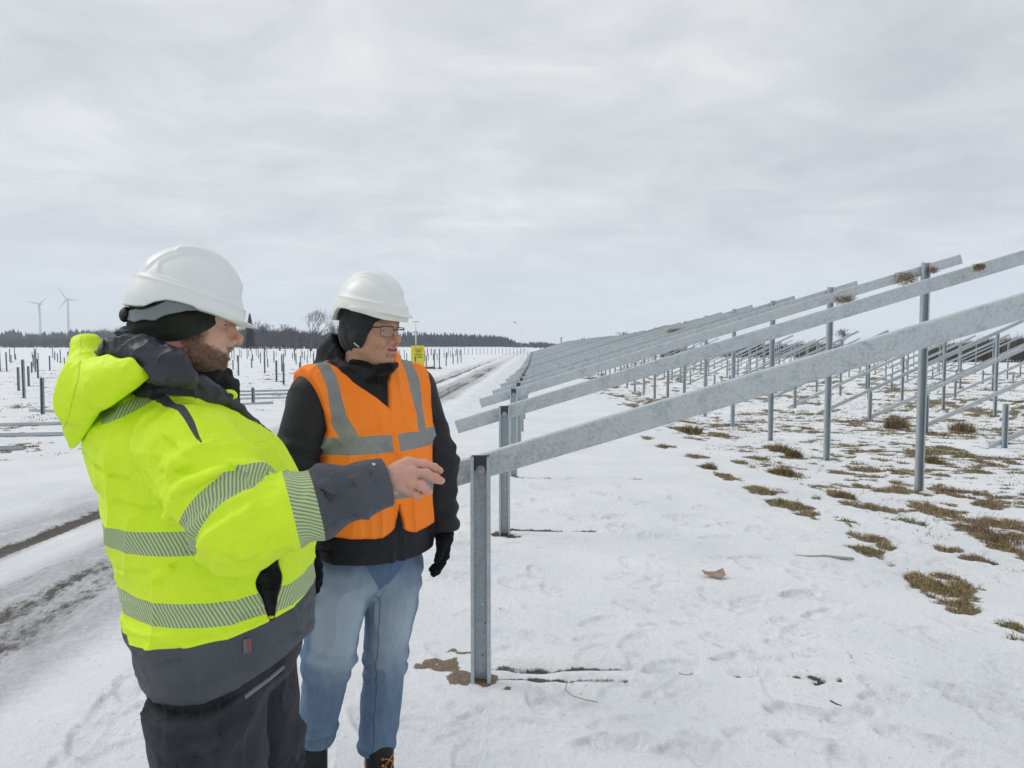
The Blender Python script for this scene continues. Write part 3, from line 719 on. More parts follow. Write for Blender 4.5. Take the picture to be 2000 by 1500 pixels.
# one tall fir at the edge of the bare wood
def fir(px, base, top, Y, label):
    h = (base - top) * Y / F; g0 = at(px, base, Y); root = empty('fir_tree', (g0[0], Y, gz(g0[0], Y)), 0, label, 'tree')
    MB().tube([(0, 0, -.2), (0.1, 0, h * .5), (0, 0, h * 0.98)], [h * .016, h * .011, h * .003], 7).build('trunk', M['bark'], root, True)
    rgf = np.random.default_rng(3); n = 520; t = rgf.uniform(0.12, 1, n) ** 0.9; a = rgf.uniform(0, 6.283, n)
    L_ = h * 0.17 * (1.05 - t) ** 0.7 * rgf.uniform(0.5, 1.2, n); b = np.stack([np.zeros(n), np.zeros(n), t * h], -1)
    tip = b + np.stack([np.cos(a) * L_, np.sin(a) * L_, -L_ * rgf.uniform(.0, .5, n)], -1)
    wv = np.stack([-np.sin(a), np.cos(a), np.zeros(n)], -1) * (L_ * 0.22 + .05)[:, None]; dn = np.stack([np.zeros(n), np.zeros(n), -L_ * .22 - .06], -1)
    mid = (b + tip) / 2 + dn * .3
    V = np.stack([b, mid - wv, tip, mid + wv, mid + dn * 1.5], 1).reshape(-1, 3); i = np.arange(n)[:, None] * 5
    link('crown', np_mesh('crown', V, np.concatenate([i + [0, 1, 2], i + [0, 2, 3], i + [0, 4, 2]], 0), M['conifer'], False), root)
fir(489, 679, 606, 205, 'dark conifer standing alone just right of the yellow mans helmet brim')

# wind turbines
M['turbine'] = principled('turbine_white', (0.42, 0.45, 0.49), 0.4)
def turbine(px, hub_py, base_py, tips, label, Y=1500.0):
    hub = at(px, hub_py, Y); zb = gz(hub[0], Y) - 6; root = empty('wind_turbine', (hub[0], Y, zb), 0, label, 'wind turbine', 'wind turbines on the horizon')
    hz_ = hub[2] - zb
    MB().tube([(0, 0, 0), (0, 0, hz_ * .5), (0, 0, hz_ - 1)], [2.9, 2.3, 1.6], 14).build('tower', M['turbine'], root, True)
    nb2 = MB(); nb2.box((0, 2.5, hz_ + 0.3), (1.9, 5.2, 1.9)); nb2.build('nacelle', M['turbine'], root)
    MB().tube([(0, -2.2, hz_), (0, -4.2, hz_), (0, -5.4, hz_)], [2.0, 1.8, 0.3], 12).build('hub', M['turbine'], root, True)
    for (tx, ty) in tips:
        tp = at(tx, ty, Y) - hub; tp[1] = 0; ln = np.linalg.norm(tp); d = tp / ln; s = np.array([-d[2], 0, d[0]])
        mb = MB(); o = np.array([0, -3.9, hz_]); st = [(0.02, 0.8, .8), (0.12, 1.5, .6), (0.22, 1.9, .45), (0.6, 1.1, .25), (1.0, 0.35, .1)]
        vs = []; fs = []
        for (t, c, th) in st:
            q = o + d * ln * t; vs += [q + s * c * 0.7, q + np.array([0, -th, 0]), q - s * c * .9, q + np.array([0, th, 0])]
        for i in range(len(st) - 1):
            for k in range(4): fs.append((i * 4 + k, i * 4 + (k + 1) % 4, i * 4 + 4 + (k + 1) % 4, i * 4 + 4 + k))
        mb.add(vs, fs + [(0, 1, 2, 3), tuple(range(len(vs) - 4, len(vs)))[::-1]]); mb.build('blade', M['turbine'], root)
turbine(77, 594, 655, ((52, 588), (95, 582), (79, 621)), 'left wind turbine with one blade hanging along its tower', 1560)
turbine(132, 585, 655, ((117, 563), (160, 587), (115, 607)), 'right wind turbine with blades up left, right and down left', 1480)

# yellow surveillance tower with its sign
M['sign_yellow'] = principled('sign_yellow', (0.72, 0.66, 0.03), 0.5)
M['sign_black'] = principled('sign_black', (0.02, 0.02, 0.02), 0.5)
M['sign_orange'] = principled('sign_orange', (0.62, 0.17, 0.03), 0.5)
M['white_metal'] = principled('white_metal', (0.62, 0.64, 0.66), 0.4)
Yt = 47.0
g0 = at(816, 712, Yt); zt = gz(g0[0], Yt); tw = empty('camera_tower', (g0[0], Yt, zt), 0.12, 'yellow video guard box with warning sign and tall camera mast beside the snowy track', 'camera tower')
u = Yt / F
Hb = 1.58 + (HORIZON - 675) * u - zt
mb = MB(); mb.box((0, 0.45, Hb / 2), (13 * u, 0.44, Hb / 2)); mb.build('cabinet', M['sign_yellow'], tw)
sg = MB(); sg.box((1.0 * u, -0.012, Hb - 18 * u), (11.2 * u, 0.008, 17.4 * u)); sg = sg.build('sign_panel', M['sign_yellow'], tw)
tri = MB(); yy = -0.024; cx = 1.2 * u; zc_ = Hb - 13.2 * u
tri.extrude([(-5.2 * u, 0), (5.2 * u, 0), (0, 8.6 * u)], (cx, yy, zc_), (cx, yy + 0.003, zc_), (1, 0, 0), (0, 0, 1)); tri.build('warning_triangle', M['sign_black'], sg)
tri = MB(); tri.extrude([(-3.9 * u, 0.7 * u), (3.9 * u, 0.7 * u), (0, 7.0 * u)], (cx, yy - 0.004, zc_), (cx, yy - 0.001, zc_), (1, 0, 0), (0, 0, 1)); tri.build('warning_triangle', M['sign_yellow'], sg)
ic = MB(); ic.box((cx, yy - 0.006, zc_ + 2.6 * u), (1.9 * u, 0.002, 0.75 * u)); ic.box((cx - 1.0 * u, yy - 0.006, zc_ + 1.4 * u), (0.4 * u, 0.0015, 0.8 * u)); ic.box((cx + 1.6 * u, yy - 0.006, zc_ + 3.3 * u), (1.3 * u, 0.0015, 0.35 * u), R=None); ic.build('camera_symbol', M['sign_black'], sg)
st = MB()
for s in (-1, 1):
    for k in range(3):
        x0 = cx + s * (5.0 + 1.7 * k) * u; st.extrude([(0, 0), (s * 1.0 * u, 0), (s * (1.0 - 3.6) * u, 7.4 * u), (s * -3.6 * u, 7.4 * u)], (x0, yy, zc_ + (1 + 0.8 * k) * u), (x0, yy + 0.003, zc_ + (1 + 0.8 * k) * u), (1, 0, 0), (0, 0, 1))
st.build('hazard_stripes', M['sign_orange'], sg)
def text_mesh(txt, size, name, mat, parent, loc, rot=(math.pi / 2, 0, 0), th=0.002, sx=1.0):
    cu_ = bpy.data.curves.new(name, 'FONT'); cu_.body = txt; cu_.size = size; cu_.align_x = 'CENTER'; cu_.extrude = th; cu_.offset = size * 0.012
    t = bpy.data.objects.new(name, cu_); C.objects.link(t); dg = bpy.context.evaluated_depsgraph_get()
    me = bpy.data.meshes.new_from_object(t.evaluated_get(dg)); bpy.data.objects.remove(t); me.materials.clear(); me.materials.append(mat)
    o = link(name, me, parent); o.location = loc; o.rotation_euler = rot; o.scale = (sx, 1, 1); return o
text_mesh('VIDEO', 5.6 * u, 'lettering', M['sign_black'], sg, (cx, yy, Hb - 19.2 * u), sx=0.95)
text_mesh('GUARD', 5.6 * u, 'lettering', M['sign_black'], sg, (cx, yy, Hb - 24.4 * u), sx=0.85)
zm = 1.58 + (HORIZON - 628) * u - zt; mx = -3.5 * u
MB().tube([(mx, 0.2, Hb), (mx, 0.2, zm - 14 * u)], 1.3 * u, 8).build('mast', M['white_metal'], tw, True)
MB().tube([(mx, 0.2, zm - 14 * u), (mx - 0.4 * u, 0.2, zm - 8 * u), (mx, 0.2, zm - 1 * u)], 0.45 * u, 6).build('mast_tip', M['white_metal'], tw, True)
MB().tube([(mx, 0.2, zm - 1.2 * u), (mx, 0.2, zm), (mx, 0.2, zm + 0.6 * u)], [5.5 * u, 8 * u, 7.4 * u], 18).build('beacon', M['sign_yellow'], tw, True)
for s in (-1, 1):
    cb = MB(); cb.tube([(mx, 0.2, zm - 20 * u), (mx + s * 2.6 * u, 0.1, zm - 20.5 * u)], 0.4 * u, 5); cb.tube([(mx + s * 2.4 * u, 0.1, zm - 20.5 * u), (mx + s * 4.2 * u, -0.05, zm - 21.6 * u)], 1.1 * u, 8); cb.build('camera', M['sign_black'], tw)
# little heap of dirt and snow in front of it
hp = MB(); rh = random.Random(4)
for k in range(46):
    c = (rh.gauss(0, 0.55), rh.gauss(0, 0.2), 0); s = rh.uniform(0.03, 0.10)
    hp.tube([(c[0], c[1], -0.05), (c[0] + rh.uniform(-s, s) * .5, c[1], s * 0.8), (c[0], c[1], s * 1.3)], [s * 1.5, s * 1.1, s * .2], 6)
hg_ = on_ground(832, 719); hp = hp.build('dirt_heap', M['bark'], None, True); hp.location = (hg_[0], hg_[1] - 1.0, gz(hg_[0], hg_[1] - 1)); tag(hp, 'low heap of dark clods on snow beside the yellow box', 'dirt heap')
# thin pole with a wire, utility pole, antenna, bird
def pole(px, base, top, Y, r, label, name='utility_pole', arm=True, cat='pole', mat=None):
    a = at(px, base, Y); h = (base - top) * Y / F; root = empty(name, (a[0], Y, gz(a[0], Y)), 0, label, cat)
    MB().tube([(0, 0, -.3), (0, 0, h)], [r, r * .75], 8).build('pole', mat or M['bark'], root, True)
    if arm:
        m2 = MB(); m2.box((0, 0, h - 0.25), (0.95, 0.06, 0.07)); m2.build('crossarm', M['bark'], root)
        for s in (-.85, 0, .85): MB().tube([(s, 0, h - .2), (s, 0, h + .12)], [.05, .035], 6).build('insulator', M['white_metal'], root)
    return root
pole(1096, 672, 648, 330, 0.28, 'wooden utility pole with crossarm above the far rafters')
pole(304, 676, 652, 330, 0.2, 'thin wooden pole in front of the wood left of the dark collar')
pole(97, 677, 652, 330, 0.2, 'dark wooden pole in front of the wood right of the nearest left post')
pole(1018, 694, 630, 80, 0.020, 'hair thin antenna pole at the end of the snowy track', 'antenna_pole', False, 'pole', M['white_metal'])
bm_ = MB(); Yb = 60.0; bp = at(1005, 630, Yb)
bm_.add([(-.05, 0, 0), (.05, 0, .01), (.13, 0, 0), (0, .03, .03), (0, -.03, .03), (-.14, 0, .06), (-.05, .04, .03), (.16, .0, .05), (0, 0, -.03)],
        [(0, 3, 1), (0, 4, 1), (1, 3, 2), (1, 4, 2), (0, 8, 1), (1, 8, 2), (3, 6, 5), (4, 0, 5), (3, 2, 7), (4, 1, 7)])
bd = bm_.build('bird', M['sign_black']); bd.location = bp; tag(bd, 'tiny dark bird flying above the antenna pole', 'bird')

# small things lying on the snow
M['card'] = principled('cardboard', (0.33, 0.235, 0.17), 0.85)
g = NG(M['card']); g.col(g.mix(g.range(g.noise(g.coord(), 30, 3), .35, .65), (0.27, 0.19, 0.14), (0.37, 0.27, 0.20)))
p = on_ground(1393, 1130, -0.01); u2 = p[1] / F
cb = MB(); q = [(-24, 0, 11), (-10, 8, 3), (-6, -6, 2), (-20, -5, 5), (6, 4, 5), (20, 2, 13), (22, -6, 3), (8, -12, 0)]
q = [(a * u2, b * u2 * 1.6, c * u2 + 0.004) for a, b, c in q]; qb = [(a, b, c - 0.003) for a, b, c in q]
cb.add(q + qb, [(0, 3, 2, 1), (1, 2, 7, 4), (4, 7, 6, 5), (8, 9, 10, 11), (9, 12, 15, 10), (12, 13, 14, 15), (0, 1, 9, 8), (1, 4, 12, 9), (4, 5, 13, 12), (5, 6, 14, 13), (6, 7, 15, 14), (7, 2, 10, 15), (2, 3, 11, 10), (3, 0, 8, 11)])
cb = cb.build('cardboard_scrap', M['card']); cb.location = (p[0], p[1], gz(p[0], p[1]) + 0.012); tag(cb, 'folded brown scrap of cardboard lying alone on clean snow', 'cardboard scrap')
M['frosted'] = principled('frosted_wood', (0.34, 0.33, 0.325), 0.9)
M['wire'] = principled('rusty_wire', (0.16, 0.09, 0.06), 0.6)
pts = [on_ground(*t) for t in ((1108, 1338), (1104, 1352), (1118, 1364), (1140, 1371), (1168, 1377))]
for q_ in pts: q_[2] = 0.012
wr = MB().tube(pts, 0.0015, 6).build('wire', M['wire'], None, True); tag(wr, 'bent piece of thin rusty wire on snow right of the nearest post', 'wire')
pts = [on_ground(*t) for t in ((1622, 1372), (1632, 1378), (1644, 1383))]
for q_ in pts: q_[2] = 0.008
tag(MB().tube(pts, 0.004, 6).build('twig', M['bark'], None, True), 'short dark twig on trampled snow, lower right', 'twig')
pts = [on_ground(*t, -0.03) for t in ((1552, 1089), (1580, 1092), (1612, 1090), (1640, 1094), (1668, 1096))]
for q_ in pts: q_[2] += 0.018
tag(MB().tube(pts, [0.006, 0.011, 0.008, 0.013, 0.009], 8).build('stick', M['frosted'], None, True), 'stick half buried under snow beside the olive grass patch', 'stick')
# ------------------------------------------------------------------ smooth bodies and clothes from distance fields
def V3(*a): return np.array(a, float)
def cap(p, a, b, ra, rb=None):
    rb = ra if rb is None else rb; a = np.asarray(a, float); b = np.asarray(b, float); ba = b - a
    pa = p - a; h = np.clip((pa @ ba) / (ba @ ba + 1e-12), 0, 1)
    return np.linalg.norm(pa - h[:, None] * ba, axis=1) - (ra + (rb - ra) * h)
def ell(p, c, r, R=None):
    q = p - np.asarray(c, float)
    if R is not None: q = q @ np.asarray(R)           # columns of R are the ellipsoid's axes
    r = np.asarray(r, float); k0 = np.linalg.norm(q / r, axis=1); k1 = np.linalg.norm(q / (r * r), axis=1)
    return np.where(k1 > 1e-9, k0 * (k0 - 1) / np.maximum(k1, 1e-9), -r.min())
def smin(a, b, k):
    if k <= 0: return np.minimum(a, b)
    h = np.clip(0.5 + 0.5 * (b - a) / k, 0, 1); return b + (a - b) * h - k * h * (1 - h)
def smax(a, b, k): return -smin(-a, -b, k)
def chain(p, pts, rs, k=0.01):
    d = None
    for i in range(len(pts) - 1):
        e_ = cap(p, pts[i], pts[i + 1], rs[i], rs[i + 1]); d = e_ if d is None else smin(d, e_, k)
    return d
def hermite(tab):
    """smooth table lookup: rows (z, a, b, ...) -> function of z"""
    tab = np.array(tab, float); tab = tab[np.argsort(tab[:, 0])]; z = tab[:, 0]; zz = np.linspace(z[0], z[-1], 160); out = []
    for c in range(1, tab.shape[1]):
        y = tab[:, c]; m = np.gradient(y, z); i = np.clip(np.searchsorted(z, zz) - 1, 0, len(z) - 2); h = z[i + 1] - z[i]; t = (zz - z[i]) / h
        out.append((2*t**3-3*t**2+1)*y[i] + (t**3-2*t**2+t)*h*m[i] + (-2*t**3+3*t**2)*y[i+1] + (t**3-t**2)*h*m[i+1])
    return lambda q: [np.interp(q, zz, o) for o in out]
def loft(p, f, n=2.3, z0=None, z1=None, infl=0.0, kz=0.02):
    cx, cy, hx, hy = f(p[:, 2]); hx = hx + infl; hy = hy + infl
    q = (np.abs((p[:, 0] - cx) / hx) ** n + np.abs((p[:, 1] - cy) / hy) ** n) ** (1 / n)
    d = (q - 1) * np.minimum(hx, hy)
    if z0 is not None: d = smax(d, z0 - p[:, 2], kz)
    if z1 is not None: d = smax(d, p[:, 2] - z1, kz)
    return d
def rot(ax, deg):
    t = math.radians(deg); c, s = math.cos(t), math.sin(t)
    return {'x': np.array([[1,0,0],[0,c,-s],[0,s,c]]), 'y': np.array([[c,0,s],[0,1,0],[-s,0,c]]), 'z': np.array([[c,-s,0],[s,c,0],[0,0,1]])}[ax]
def ridged(p, sc, seed, octv=2):
    n = fbm(p * np.asarray(sc) + seed, octv); return 1 - np.abs(n) * 2.2
def surface(fn, lo, hi, res, block=6, margin=1.9):
    """surface nets on a grid evaluated only near the surface"""
    lo = np.asarray(lo, float); nb = np.ceil((np.asarray(hi, float) - lo) / (res * block)).astype(int); n = nb * block + 1
    bc = [lo[i] + (np.arange(nb[i]) + 0.5) * block * res for i in range(3)]
    G = np.stack(np.meshgrid(*bc, indexing='ij'), -1).reshape(-1, 3); dc = fn(G).reshape(nb)
    act = np.abs(dc) < margin * block * res * 0.9
    full = np.repeat(np.repeat(np.repeat(dc, block, 0), block, 1), block, 2); full = np.pad(full, ((0, 1),) * 3, mode='edge').astype(np.float32)
    am = np.repeat(np.repeat(np.repeat(act, block, 0), block, 1), block, 2); am = np.pad(am, ((0, 1),) * 3, mode='constant')
    for ax in range(3): am |= np.roll(am, 1, ax)
    I = np.argwhere(am)
    for s in range(0, len(I), 400000):
        J = I[s:s + 400000]; full[J[:, 0], J[:, 1], J[:, 2]] = fn(lo + J * res)
    full[0] = np.abs(full[0]) + res; full[-1] = np.abs(full[-1]) + res
    full[:, 0] = np.abs(full[:, 0]) + res; full[:, -1] = np.abs(full[:, -1]) + res; full[:, :, 0] = np.abs(full[:, :, 0]) + res; full[:, :, -1] = np.abs(full[:, :, -1]) + res
    ins = full < 0; m = n - 1
    cnt = sum(ins[a:m[0]+a, b:m[1]+b, c:m[2]+c].astype(np.int8) for a in (0,1) for b in (0,1) for c in (0,1))
    cells = np.argwhere((cnt > 0) & (cnt < 8)); vid = np.full(m, -1, np.int64); vid[tuple(cells.T)] = np.arange(len(cells))
    acc = np.zeros((len(cells), 3)); num = np.zeros(len(cells))
    for ax in range(3):
        o1, o2 = [i for i in range(3) if i != ax]
        for u in (0, 1):
            for v in (0, 1):
                a = cells.copy(); a[:, o1] += u; a[:, o2] += v; b = a.copy(); b[:, ax] += 1
                fa = full[tuple(a.T)]; fb = full[tuple(b.T)]; x = (fa < 0) != (fb < 0)
                t = np.where(x, fa / np.where(fa == fb, 1, fa - fb), 0); q = a.astype(float); q[:, ax] += t
                acc[x] += q[x]; num[x] += 1
    Vt = lo + acc / num[:, None] * res
    e_ = res * 0.5
    for _ in range(2):
        f0 = fn(Vt); g_ = np.stack([fn(Vt + e_ * np.eye(3)[i]) - f0 for i in range(3)], -1) / e_
        stp = (f0 / np.maximum((g_ ** 2).sum(1), 0.15))[:, None] * g_; ln = np.linalg.norm(stp, axis=1, keepdims=True)
        Vt = Vt - stp * np.minimum(1, 0.6 * res / np.maximum(ln, 1e-9))
    Q = []
    for ax in range(3):
        o1, o2 = (ax + 1) % 3, (ax + 2) % 3
        sl_a = [slice(None)] * 3; sl_b = [slice(None)] * 3; sl_a[ax] = slice(0, -1); sl_b[ax] = slice(1, None)
        x = np.argwhere(ins[tuple(sl_a)] != ins[tuple(sl_b)]); x = x[(x[:, o1] > 0) & (x[:, o2] > 0) & (x[:, o1] < m[o1]) & (x[:, o2] < m[o2])]
        if not len(x): continue
        c0 = x.copy(); c1 = x.copy(); c1[:, o1] -= 1; c2 = c1.copy(); c2[:, o2] -= 1; c3 = x.copy(); c3[:, o2] -= 1
        q = np.stack([vid[tuple(c.T)] for c in (c0, c1, c2, c3)], -1); fl = ~ins[tuple(x.T)]; q[fl] = q[fl][:, ::-1]; Q.append(q)
    Q = np.concatenate(Q); Q = Q[(Q >= 0).all(1)]
    return Vt, Q
class Figure:
    """a person: everything is modelled in a local frame (x forward, y left, z up) standing at (X, Y)"""
    def __init__(s, X, Y, yaw, label):
        s.o = np.array([X, Y, 0.0]); a = math.radians(yaw); s.R = np.array([[math.cos(a), -math.sin(a), 0], [math.sin(a), math.cos(a), 0], [0, 0, 1]])
        s.root = empty('person', (X, Y, 0), a, label, 'person')
    def loc(s, w): return (np.asarray(w, float) - s.o) @ s.R
    def P(s, px, py, Y): return s.loc(at(px, py, Y))
    def px(s, p):
        wv = s.o + np.atleast_2d(p) @ s.R.T; d = wv - np.array([0, 0, CAM_H]); f = d[:, 1] * math.cos(PITCH) - d[:, 2] * math.sin(PITCH); u = d[:, 1] * math.sin(PITCH) + d[:, 2] * math.cos(PITCH)
        return np.stack([1000 + F * d[:, 0] / f, 750 - F * u / f], -1)
    def part(s, name, fn, lo, hi, res, mat, attrs=None, parent=None, label=None, mi=None, smooth=True):
        V, Q = surface(fn, lo, hi, res)
        at_ = attrs(V) if attrs else None
        o = link(name, np_mesh(name, V, Q, mat, smooth, at_, mi(V, Q) if mi else None), parent or s.root)
        if label: o['label'] = label
        return o
    def mb(s, mb, name, mat, parent=None, smooth=False):
        return mb.build(name, mat, parent or s.root, smooth)

# ---- head: origin between the ear canals, x towards the face, z up
def head_sdf(p, wide=1.0, nose=1.0, smile=0.0, jowl=0.0):
    q = p * np.array([1, 1 / wide, 1]); a = q.copy(); a[:, 1] = np.abs(a[:, 1])
    d = ell(q, (-0.008, 0, 0.045), (0.098, 0.077, 0.088))
    d = smin(d, ell(q, (0.030, 0, -0.020), (0.060, 0.060, 0.085)), 0.03)
    d = smin(d, ell(q, (0.030, 0, -0.066), (0.058, 0.052, 0.044)), 0.03)
    d = smin(d, cap(a, (-0.002, 0.050, -0.055), (0.060, 0.024, -0.094), 0.020, 0.018), 0.025)       # jaw line
    d = smin(d, ell(q, (0.078, 0, -0.094), (0.021, 0.024, 0.020)), 0.018)                            # chin
    d = smin(d, ell(a, (0.058, 0.036, -0.026), (0.030, 0.027, 0.026)), 0.022)                        # cheek
    if smile: d = smin(d, ell(a, (0.070, 0.036, -0.034), (0.020, 0.020, 0.017)), 0.014)
    if jowl: d = smin(d, ell(a, (0.035, 0.045, -0.075), (0.035, 0.026, 0.028)), 0.025)
    d = smin(d, chain(a, [(0.088, 0.0, 0.028), (0.088, 0.022, 0.031), (0.070, 0.048, 0.024)], [0.012, 0.012, 0.011], 0.01), 0.02)   # brow
    d = smax(d, -ell(a, (0.101, 0.032, 0.006), (0.019, 0.017, 0.012)), 0.014)                        # eye socket
    d = smin(d, ell(a, (0.0755, 0.0315, 0.006), (0.0135, 0.0150, 0.0125)), 0.004)                    # eyelids
    d = smax(d, -cap(a, (0.0925, 0.0215, 0.0040), (0.084, 0.0415, 0.0035), 0.0022), 0.003)             # lid opening
    n = nose
    d = smin(d, cap(q, (0.082, 0, 0.020), (0.092, 0, -0.032), 0.0125, 0.0175), 0.008)
    d = smin(d, chain(q, [(0.088, 0, 0.024), (0.101, 0, 0.002), (0.1145 * n, 0, -0.022), (0.1160 * n, 0, -0.0295)], [0.0085, 0.0085, 0.0100, 0.0092], 0.008), 0.008)
    d = smin(d, ell(a, (0.103, 0.0130, -0.034), (0.0135, 0.0085, 0.0090)), 0.007)                    # nostril wing
    d = smax(d, -ell(a, (0.111, 0.0070, -0.0425), (0.0065, 0.0034, 0.0050)), 0.003)
    mw = 0.025 + 0.006 * smile; mz = -0.0600; cz = mz + 0.006 * smile
    d = smin(d, ell(q, (0.082, 0, -0.058), (0.022, 0.032, 0.022)), 0.016)
    d = smin(d, chain(a, [(0.1025, 0.0, mz + 0.0050), (0.0985, 0.012, mz + 0.0050), (0.084, mw, cz)], [0.0055, 0.0052, 0.0025], 0.004), 0.006)
    d = smin(d, chain(a, [(0.0985, 0.0, mz - 0.0075), (0.0950, 0.013, mz - 0.0070), (0.084, mw, cz)], [0.0070, 0.0062, 0.0022], 0.004), 0.006)
    d = smax(d, -chain(a, [(0.1075, 0.0, mz - 0.0008), (0.1025, 0.013, mz - 0.0006), (0.0865, mw + 0.002, cz)], [0.0022 + 0.0030 * smile, 0.0022 + 0.0030 * smile, 0.0012], 0.001), 0.003)
    d = smax(d, -cap(q, (0.1045, 0, -0.044), (0.106, 0, -0.050), 0.0030), 0.005)                     # philtrum
    d = smax(d, -cap(a, (0.098, 0.0, -0.081), (0.090, 0.016, -0.080), 0.0050), 0.009)                # under the lip
    d = d + 0.0016 * np.exp(-((cap(a, (0.101, 0.019, -0.030), (0.080, 0.036, -0.066), 0.0)) / 0.0035) ** 2) * (1 + smile)   # nasolabial fold
    e_ = ell(a, (-0.006, 0.073, -0.004), (0.021, 0.009, 0.031))
    d = smin(d, e_, 0.006)
    return d

# ---- safety helmet: origin at the centre of its rim plane, x to the peak
def helmet_sdf(p, rx=0.139, ry=0.113, rz=0.152, peak=0.034, drop=0.045):
    x, y, z = p[:, 0], p[:, 1], p[:, 2]
    q = p.copy(); q[:, 2] = np.maximum(z, -0.02)
    tpx = x / rx; tpy = y / ry; el_ = np.arctan2(z / rz, np.hypot(tpx, tpy) + 1e-9)            # elevation on the dome
    ay = np.abs(y)
    cw = 0.050 - 0.012 * sst(0.0, 0.11, x)
    crest = sst(cw + 0.0035, cw - 0.0035, ay) * sst(-0.112, -0.098, x) * sst(0.35, 0.55, el_)
    rear = sst(-0.036, -0.046, x + 0.10 * ay)                                       # the crest steps down towards the back
    groove = sst(0.021, 0.018, ay) * sst(0.0135, 0.0165, ay)
    pe = z + 0.20 * x
    panel = sst(cw + 0.005, cw + 0.009, ay) * sst(-0.076, -0.070, x) * sst(0.104, 0.096, x + 0.30 * np.maximum(z - 0.03, 0)) * sst(0.034, 0.039, pe)
    infl = 0.0085 * crest - 0.0045 * rear * crest - 0.0015 * groove * crest - 0.0048 * panel
    gut = 0.0032 * sst(0.030, 0.0265, z + 0.13 * x) + 0.0026 * np.exp(-(((z + 0.13 * x) - 0.0275) / 0.0035) ** 2)
    flare = 0.008 * sst(0.04, -0.02, z)
    d = ell(q, (0, 0, 0), (rx, ry, rz)) - infl - gut - flare
    inner = ell(q, (0, 0, 0), (rx - 0.013, ry - 0.013, rz - 0.013)) - flare
    low = np.interp(x, [-0.14, -0.105, -0.088, -0.070, -0.048, -0.02, 0.0, 0.05, 0.11, 0.15], np.array([-0.030, -0.030, -0.027, -0.014, -0.005, -0.005, -0.007, -0.014, -0.025, -0.027]) * (drop / 0.03))
    d = smax(smax(d, low - z, 0.003), -inner, 0.002)
    # peak
    ex = rx + peak * np.clip(1 - (y / 0.095) ** 2, 0, 1) ** 0.6 * sst(0.02, 0.09, x)
    pk = (np.sqrt((x / ex) ** 2 + (y / (ry + 0.012)) ** 2) - 1) * 0.12
    zz = -0.020 - 0.10 * np.maximum(x - 0.12, 0) + 0.9 * (ay / 0.11) ** 2 * 0.012
    pk = smax(pk, np.abs(z - zz) - 0.0030, 0.003); pk = smax(pk, -inner, 0.002); pk = smax(pk, 0.015 - x, 0.01)
    return smin(d, pk, 0.012)
# ------------------------------------------------------------------ fabrics and skin
def mat_skin(name, base, beard=(0.07, 0.042, 0.026), red=(0.50, 0.185, 0.135)):
    m = principled(name, base, 0.48, 0, 0.4); g = NG(m); v = g.coord()
    a = g.noise(v, 38, 4, 0.6); b = g.noise(v, 420, 2, 0.6); big = g.noise(v, 14, 3, 0.6)
    c = g.mix(g.range(a, 0.3, 0.7), tuple(0.88 * x for x in base), tuple(min(1, 1.07 * x) for x in base))
    c = g.mix(g.math('MULTIPLY', g.attr('red'), g.range(big, 0.25, 0.7, 0.5, 1.0), clamp=True), c, red)
    bd = g.math('ADD', g.attr('beard'), g.math('MULTIPLY', g.math('SUBTRACT', g.noise(v, 260, 3, 0.8, 0, (1, 1, 0.45)), 0.5), 1.9))
    bm_ = g.math('MULTIPLY', g.range(bd, 0.30, 0.85), g.range(g.attr('beard'), 0.02, 0.25))
    c = g.mix(g.math('MULTIPLY', bm_, 0.88), c, g.mix(g.range(g.noise(v, 90, 3), .35, .65), beard, tuple(2.3 * x for x in beard)))
    c = g.mix(g.attr('lip'), c, (0.42, 0.15, 0.13))
    c = g.mix(g.attr('dark'), c, (0.035, 0.02, 0.018))
    g.col(c); m.node_tree.nodes['Principled BSDF'].inputs['Subsurface Weight'].default_value = 0.12
    g.b.inputs['Subsurface Radius'].default_value = (0.012, 0.004, 0.002); g.b.inputs['Subsurface Scale'].default_value = 0.5
    g.rough(g.math('ADD', 0.46, g.math('MULTIPLY', g.attr('beard'), 0.25)))
    h = g.math('ADD', g.math('MULTIPLY', b, 0.5), g.math('MULTIPLY', bm_, 1.4))
    g.normal(g.bump(h, 0.25, 0.0012)); return m
def fabric(name, c0, c1, rough=0.75, wr=0.25, weave=900, wdist=0.006, sheen=0.0, spec=0.3, stretch=(1, 1, 1)):
    m = principled(name, c0, rough, 0, spec); g = NG(m); v = g.coord()
    a = g.noise(v, 7, 4, 0.6, 0.5); b = g.noise(v, 34, 4, 0.6, 0.6, stretch); c = g.noise(v, weave, 2, 0.5)
    g.col(g.mix(g.range(a, 0.3, 0.7), c0, c1))
    g.normal(g.bump(c, 0.12, 0.0008, g.bump(b, wr, wdist)))
    if sheen: g.b.inputs['Sheen Weight'].default_value = sheen
    return m, g, v
M['black_cloth'], _, _ = fabric('black_shell', (0.011, 0.012, 0.015), (0.019, 0.020, 0.024), 0.6, 0.4, sheen=0.0, spec=0.25)
M['beanie'], _, _ = fabric('olive_black_knit', (0.020, 0.022, 0.017), (0.034, 0.036, 0.028), 0.9, 0.25, 600, 0.004, 0.1, 0.15)
M['beanie_grey'], _, _ = fabric('charcoal_fleece', (0.024, 0.027, 0.032), (0.042, 0.045, 0.052), 0.95, 0.3, 500, 0.004, 0.15, 0.15)
M['gaiter'], _, _ = fabric('black_fleece', (0.008, 0.008, 0.010), (0.016, 0.016, 0.018), 0.95, 0.3, 500, 0.004, 0.1, 0.1)
M['grey_shell'], _, _ = fabric('grey_softshell', (0.068, 0.076, 0.094), (0.092, 0.101, 0.122), 0.62, 0.35, sheen=0.0, spec=0.3)
